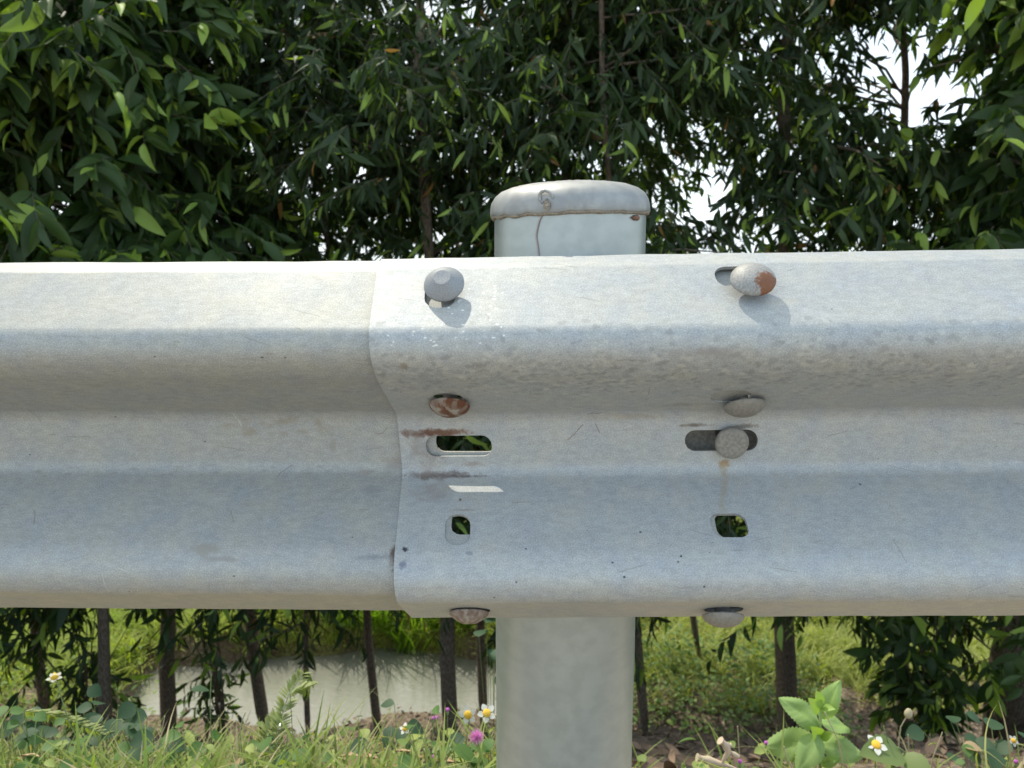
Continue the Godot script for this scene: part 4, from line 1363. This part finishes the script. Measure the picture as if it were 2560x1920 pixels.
# ------------------------------------------------------------------ materials
func make_materials() -> void:
	M.grain_tex = noise_tex(0.30, 512, 3, Color.BLACK, Color.WHITE, 3)
	M.rough_tex = noise_tex(0.02, 512, 4, Color(0.53, 0.53, 0.53), Color(0.61, 0.61, 0.61), 8)
	var soil := StandardMaterial3D.new()
	soil.vertex_color_use_as_albedo = true
	soil.albedo_texture = noise_tex(0.03, 512, 5, Color(0.55, 0.52, 0.48), Color(1, 1, 1), 21, FastNoiseLite.TYPE_SIMPLEX_SMOOTH, 0.2, 0.8)
	soil.uv1_triplanar = true
	soil.uv1_world_triplanar = true
	soil.uv1_scale = Vector3.ONE * 1.7
	soil.roughness = 0.95
	M.soil = soil
	var asp := mat(Color(0.46, 0.40, 0.31), 0.9)
	asp.albedo_texture = noise_tex(0.2, 256, 3, Color(0.8, 0.8, 0.8), Color(1, 1, 1), 4)
	asp.uv1_triplanar = true
	asp.uv1_world_triplanar = true
	M.asphalt = asp
	M.paint = mat(Color(0.7, 0.7, 0.68), 0.7)
	var w := mat(Color(0.35, 0.345, 0.30), 0.05, 0.45)
	w.metallic_specular = 1.0
	w.heightmap_enabled = true
	w.heightmap_texture = noise_tex(0.02, 512, 3, Color.BLACK, Color.WHITE, 31)
	w.heightmap_scale = 0.16
	w.uv1_scale = Vector3(0.7, 4.0, 1.0)
	M.water = w
	M.sky_mirror = mat(Color(0.30, 0.31, 0.29), 0.12)
	var metal := func(c: Color, v: float, rough: float, metallic: float, scale: float, c2: Color, seedv: int, lo := 0.3, hi := 0.7) -> StandardMaterial3D:
		var m := StandardMaterial3D.new()
		m.albedo_texture = noise_tex(v, 512, 5, col(c), col(c2), seedv, FastNoiseLite.TYPE_SIMPLEX_SMOOTH, lo, hi)
		m.uv1_triplanar = true
		m.uv1_scale = Vector3.ONE * scale
		m.roughness = rough
		m.metallic = metallic
		m.heightmap_enabled = true
		m.heightmap_texture = M.grain_tex
		m.heightmap_scale = 0.006
		return m
	M.post = metal.call(Color(0.33, 0.355, 0.34), 0.03, 0.40, 0.55, 3.0, Color(0.375, 0.40, 0.385), 41)
	M.post.heightmap_enabled = false
	M.cap = metal.call(Color(0.25, 0.25, 0.245), 0.02, 0.55, 0.4, 5.0, Color(0.34, 0.34, 0.325), 42)
	M.bolt = metal.call(Color(0.22, 0.23, 0.24), 0.05, 0.6, 0.3, 30.0, Color(0.31, 0.31, 0.31), 43)
	M.bolt_dust = metal.call(Color(0.20, 0.188, 0.165), 0.03, 0.7, 0.2, 14.0, Color(0.28, 0.258, 0.222), 44)
	M.bolt_rust = metal.call(Color(0.12, 0.045, 0.02), 0.012, 0.8, 0.1, 11.0, Color(0.30, 0.27, 0.23), 52, 0.46, 0.62)
	M.bolt_rust2 = metal.call(Color(0.15, 0.10, 0.075), 0.02, 0.75, 0.1, 14.0, Color(0.30, 0.26, 0.22), 46)
	M.bolt_half_rust = half_rust()
	M.bolt_dark = mat(Color(0.10, 0.095, 0.09), 0.6, 0.4)
	M.weld = metal.call(Color(0.16, 0.12, 0.085), 0.03, 0.8, 0.1, 30.0, Color(0.36, 0.32, 0.26), 48)
	M.wire = mat(Color(0.34, 0.28, 0.26), 0.5, 0.4)
	M.rust = metal.call(Color(0.13, 0.05, 0.025), 0.04, 0.85, 0.1, 40.0, Color(0.28, 0.17, 0.12), 49)
	var bark := StandardMaterial3D.new()
	bark.albedo_texture = noise_tex(0.03, 512, 5, col(Color(0.13, 0.095, 0.066)), col(Color(0.31, 0.24, 0.17)), 61, FastNoiseLite.TYPE_SIMPLEX_SMOOTH, 0.3, 0.75)
	bark.uv1_triplanar = true
	bark.uv1_scale = Vector3(6, 1.6, 6)
	bark.roughness = 0.9
	bark.heightmap_enabled = true
	bark.heightmap_texture = M.grain_tex
	bark.heightmap_scale = 0.6
	M.bark = bark
	M.twig = mat(Color(0.09, 0.075, 0.045), 0.8)
	var leaf := StandardMaterial3D.new()
	leaf.vertex_color_use_as_albedo = true
	leaf.roughness = 0.55
	leaf.backlight_enabled = true
	leaf.backlight = Color(0.86, 0.92, 0.35)
	M.leaf = leaf
	var soft: StandardMaterial3D = leaf.duplicate()
	soft.roughness = 0.6
	M.leaf_soft = soft
	var palem: StandardMaterial3D = leaf.duplicate()
	palem.roughness = 0.55
	M.leaf_pale = palem
	var gr: StandardMaterial3D = leaf.duplicate()
	gr.roughness = 0.55
	gr.backlight = Color(0.97, 1.0, 0.5)
	M.grass = gr
	M.litter = leaf.duplicate()
	M.litter.roughness = 0.9
	M.litter.backlight = Color(0.3, 0.25, 0.2)
	M.stem = mat(Color(0.20, 0.27, 0.10), 0.6)
	M.pale_stem = mat(Color(0.36, 0.46, 0.20), 0.6)
	M.straw = mat(Color(0.42, 0.36, 0.22), 0.7)
	M.white = colored(Color(0.80, 0.79, 0.74))
	M.white.backlight = Color(0.8, 0.8, 0.75)
	M.yellow = mat(Color(0.75, 0.45, 0.04), 0.8)
	M.pink = colored(Color(0.72, 0.34, 0.60))
	M.pink.backlight = Color(0.8, 0.5, 0.75)
	M.purple = mat(Color(0.45, 0.10, 0.42), 0.7)
	M.bleached = mat(Color(0.55, 0.44, 0.32), 0.9)
	M.dry = mat(Color(0.42, 0.28, 0.17), 0.9)
	M.petal_mesh = leaf_mesh(1.0, 0.85, 0.0, 0.1, 0.12, Color.WHITE, 7)
	M.leaflet_mesh = leaf_mesh(1.0, 0.22, 0.0, 0.1, 0.1, Color(0.38, 0.42, 0.18), 4)
	M.dry_mesh = leaf_mesh(1.0, 0.5, 0.15, -0.2, 0.5, Color.WHITE, 9)

func half_rust() -> StandardMaterial3D:       # grey zinc with a bounded patch of rust, on the lathe's own uv
	var im := Image.create(256, 256, false, Image.FORMAT_RGB8)
	var n := FastNoiseLite.new()
	n.frequency = 0.03
	n.seed = 9
	for j in 256:
		for i in 256:
			var g := 0.27 + 0.10 * n.get_noise_2d(i * 3.0, j * 3.0) + 0.05 * n.get_noise_2d(i * 12.0, j * 12.0)
			var c := Color(g * 1.02, g, g * 0.95)
			var d := Vector2(i - 176.0, j - 176.0).length() / 58.0 + 0.35 * n.get_noise_2d(i * 1.5, j * 1.5)
			var k := clampf((1.0 - d) / 0.3, 0, 1)
			c = c.lerp(Color(0.19, 0.075, 0.032) * (1.0 + 0.9 * n.get_noise_2d(i * 10.0, j * 10.0)), k)
			im.set_pixel(i, j, c.linear_to_srgb())
	var m := StandardMaterial3D.new()
	m.albedo_texture = ImageTexture.create_from_image(im)
	m.roughness = 0.6
	m.metallic = 0.25
	return m

# ------------------------------------------------------------------ scene
func _ready() -> void:
	var t0 := Time.get_ticks_msec()
	# --- camera
	var cam := Camera3D.new()
	cam.name = "camera"
	var att := CameraAttributesPhysical.new()
	att.frustum_focal_length = 12.0 * F / 960.0
	att.frustum_focus_distance = 0.62
	att.frustum_near = 0.05
	att.frustum_far = 4000.0
	att.exposure_aperture = 13.0
	cam.attributes = att
	cam.position = CAM
	cam.rotation = Vector3(-PITCH, 0, 0)
	cam.fov = rad_to_deg(2.0 * atan(960.0 / F))
	cam.near = 0.05
	cam.far = 4000.0
	add_child(cam)
	cam.current = true
	# --- sky and sun
	var env := Environment.new()
	env.background_mode = Environment.BG_SKY
	var sm := ProceduralSkyMaterial.new()
	sm.sky_top_color = Color(0.55, 0.645, 0.735)
	sm.sky_horizon_color = Color(0.84, 0.88, 0.90)
	sm.sky_curve = 0.15
	sm.ground_horizon_color = Color(0.80, 0.84, 0.86)
	sm.ground_bottom_color = Color(0.35, 0.32, 0.27)
	sm.sun_angle_max = 88.0
	sm.sun_curve = 0.85
	sm.sky_energy_multiplier = 1.42
	var sky := Sky.new()
	sky.sky_material = sm
	env.sky = sky
	env.tonemap_mode = Environment.TONE_MAPPER_LINEAR
	env.tonemap_exposure = 1.36
	env.sdfgi_enabled = true
	env.ssao_enabled = true
	env.ssil_enabled = true
	var we := WorldEnvironment.new()
	we.name = "world_environment"
	we.environment = env
	add_child(we)
	var sun := DirectionalLight3D.new()
	sun.name = "sun"
	sun.light_energy = 0.98
	sun.light_color = Color(1.0, 0.975, 0.91)
	sun.light_angular_distance = 0.5
	sun.shadow_enabled = true
	add_child(sun)
	sun.look_at_from_position(Vector3.ZERO, Vector3(0.27, -0.849, 0.453))

	noise.seed = 4
	noise.frequency = 0.02
	noise.fractal_octaves = 3
	rng.seed = 1
	make_materials()
	build_ground()
	print("ground ", Time.get_ticks_msec() - t0)
	build_rail()
	print("rail ", Time.get_ticks_msec() - t0)
	build_post()
	make_leaf_library()
	rng.seed = 44
	var trees := [
		{"top": 72, "bot": 120, "py": 1790, "z": 4.7, "w": 31, "under": 0.4, "tall": 2.5, "label": "slim grey-brown trunk leaning to the road beyond the nodding white flower"},
		{"top": 257, "bot": 258, "py": 1815, "z": 4.1, "w": 33, "leaf": "broad", "size": 0.17, "front": 1.0, "reach": 1.3, "hang": 0.7, "under": 0.04, "dens": 1.15, "tall": 2.25, "label": "broad-leaved acacia with large glossy leaves and a dark trunk hung with foliage"},
		{"top": 408, "bot": 421, "py": 1841, "z": 4.9, "w": 43, "under": 0.2, "label": "straight thick dark trunk at the near end of the pond"},
		{"top": 613, "bot": 669, "py": 1835, "z": 5.1, "w": 34, "under": 0.35, "label": "grey trunk leaning steadily over the pond, bare below"},
		{"top": 756, "bot": 770, "py": 1845, "z": 5.05, "w": 16, "dens": 0.8, "under": 0.5, "tall": 2.6, "label": "thin sapling with a side branch standing before the pond"},
		{"top": 909, "bot": 950, "py": 1835, "z": 5.1, "w": 25, "under": 0.3, "tall": 2.6, "label": "slender leaning trunk crossing the middle of the pond"},
		{"top": 1111, "bot": 1129, "py": 1865, "z": 4.6, "w": 45, "under": 0.55, "label": "dark leafy trunk at the post end of the pond"},
		{"top": 1198, "bot": 1211, "py": 1820, "z": 5.2, "w": 26, "under": 0.7, "label": "narrow trunk wrapped in creepers just beside the post"},
		{"top": 1420, "bot": 1424, "py": 1850, "z": 4.9, "w": 40, "under": 0.6, "tall": 2.9, "label": "tree whose trunk stands hidden behind the steel post"},
		{"top": 1585, "bot": 1618, "py": 1880, "z": 4.4, "w": 26, "under": 0.25, "dens": 1.25, "reach": 1.35, "label": "thin leaning trunk half hidden by the post, next to the meadow"},
		{"top": 1960, "bot": 1976, "py": 1835, "z": 4.8, "w": 58, "under": 0.75, "hang": 1.2, "label": "thick brown trunk behind the toothed seedling, with drooping sprays"},
		{"top": 2512, "bot": 2478, "py": 1800, "z": 4.9, "w": 44, "under": 0.6, "label": "dark leaning trunk close beside the thickest trunk"},
		{"top": 2552, "bot": 2525, "py": 1860, "z": 3.9, "w": 82, "leaf": "broad", "size": 0.15, "front": 0.6, "reach": 1.15, "hang": 0.7, "under": 0.8, "dens": 1.1, "label": "thickest brown trunk with broad leaves, at the shrub's side"},
		{"top": 2250, "bot": 2262, "py": 1800, "z": 5.4, "w": 36, "under": 0.5, "reach": 1.45, "dens": 1.35, "label": "acacia rising out of the dense dark shrub"},
		{"top": 1730, "bot": 1745, "py": 1780, "z": 6.3, "w": 18, "under": 0.1, "dens": 1.3, "reach": 1.6, "tall": 3.2, "label": "distant thin tree rising from the meadow"},
		{"top": -330, "bot": -300, "py": 1820, "z": 4.2, "w": 40, "leaf": "broad", "size": 0.17, "front": 0.8, "reach": 1.5, "under": 0.0, "dens": 1.2, "tall": 2.1, "label": "broad-leaved tree with pale sunlit leaf tips over the plain rail"},
		{"top": 2900, "bot": 2900, "py": 1820, "z": 4.7, "w": 40, "dens": 0.8, "label": "acacia beyond the thickest trunk, crown reaching past the rail"},
	]
	for s in trees: tree(s)
	print("trees ", Time.get_ticks_msec() - t0)
	shrub(2310, 1840, 4.0, 1.25, 0.85, 84, "broad", 0.13, "dense dark shrub filling the gap between the thick trunks")
	shrub(225, 1830, 4.4, 1.1, 0.5, 28, "narrow", 0.13, "leafy shrub around the dark trunk by the creepers")
	shrub(560, 1850, 5.0, 1.35, 0.45, 28, "narrow", 0.13, "leafy shrub between the straight trunk and the leaning trunk")
	print("shrubs ", Time.get_ticks_msec() - t0)
	build_grass()
	build_plants()
	print("done ", Time.get_ticks_msec() - t0)
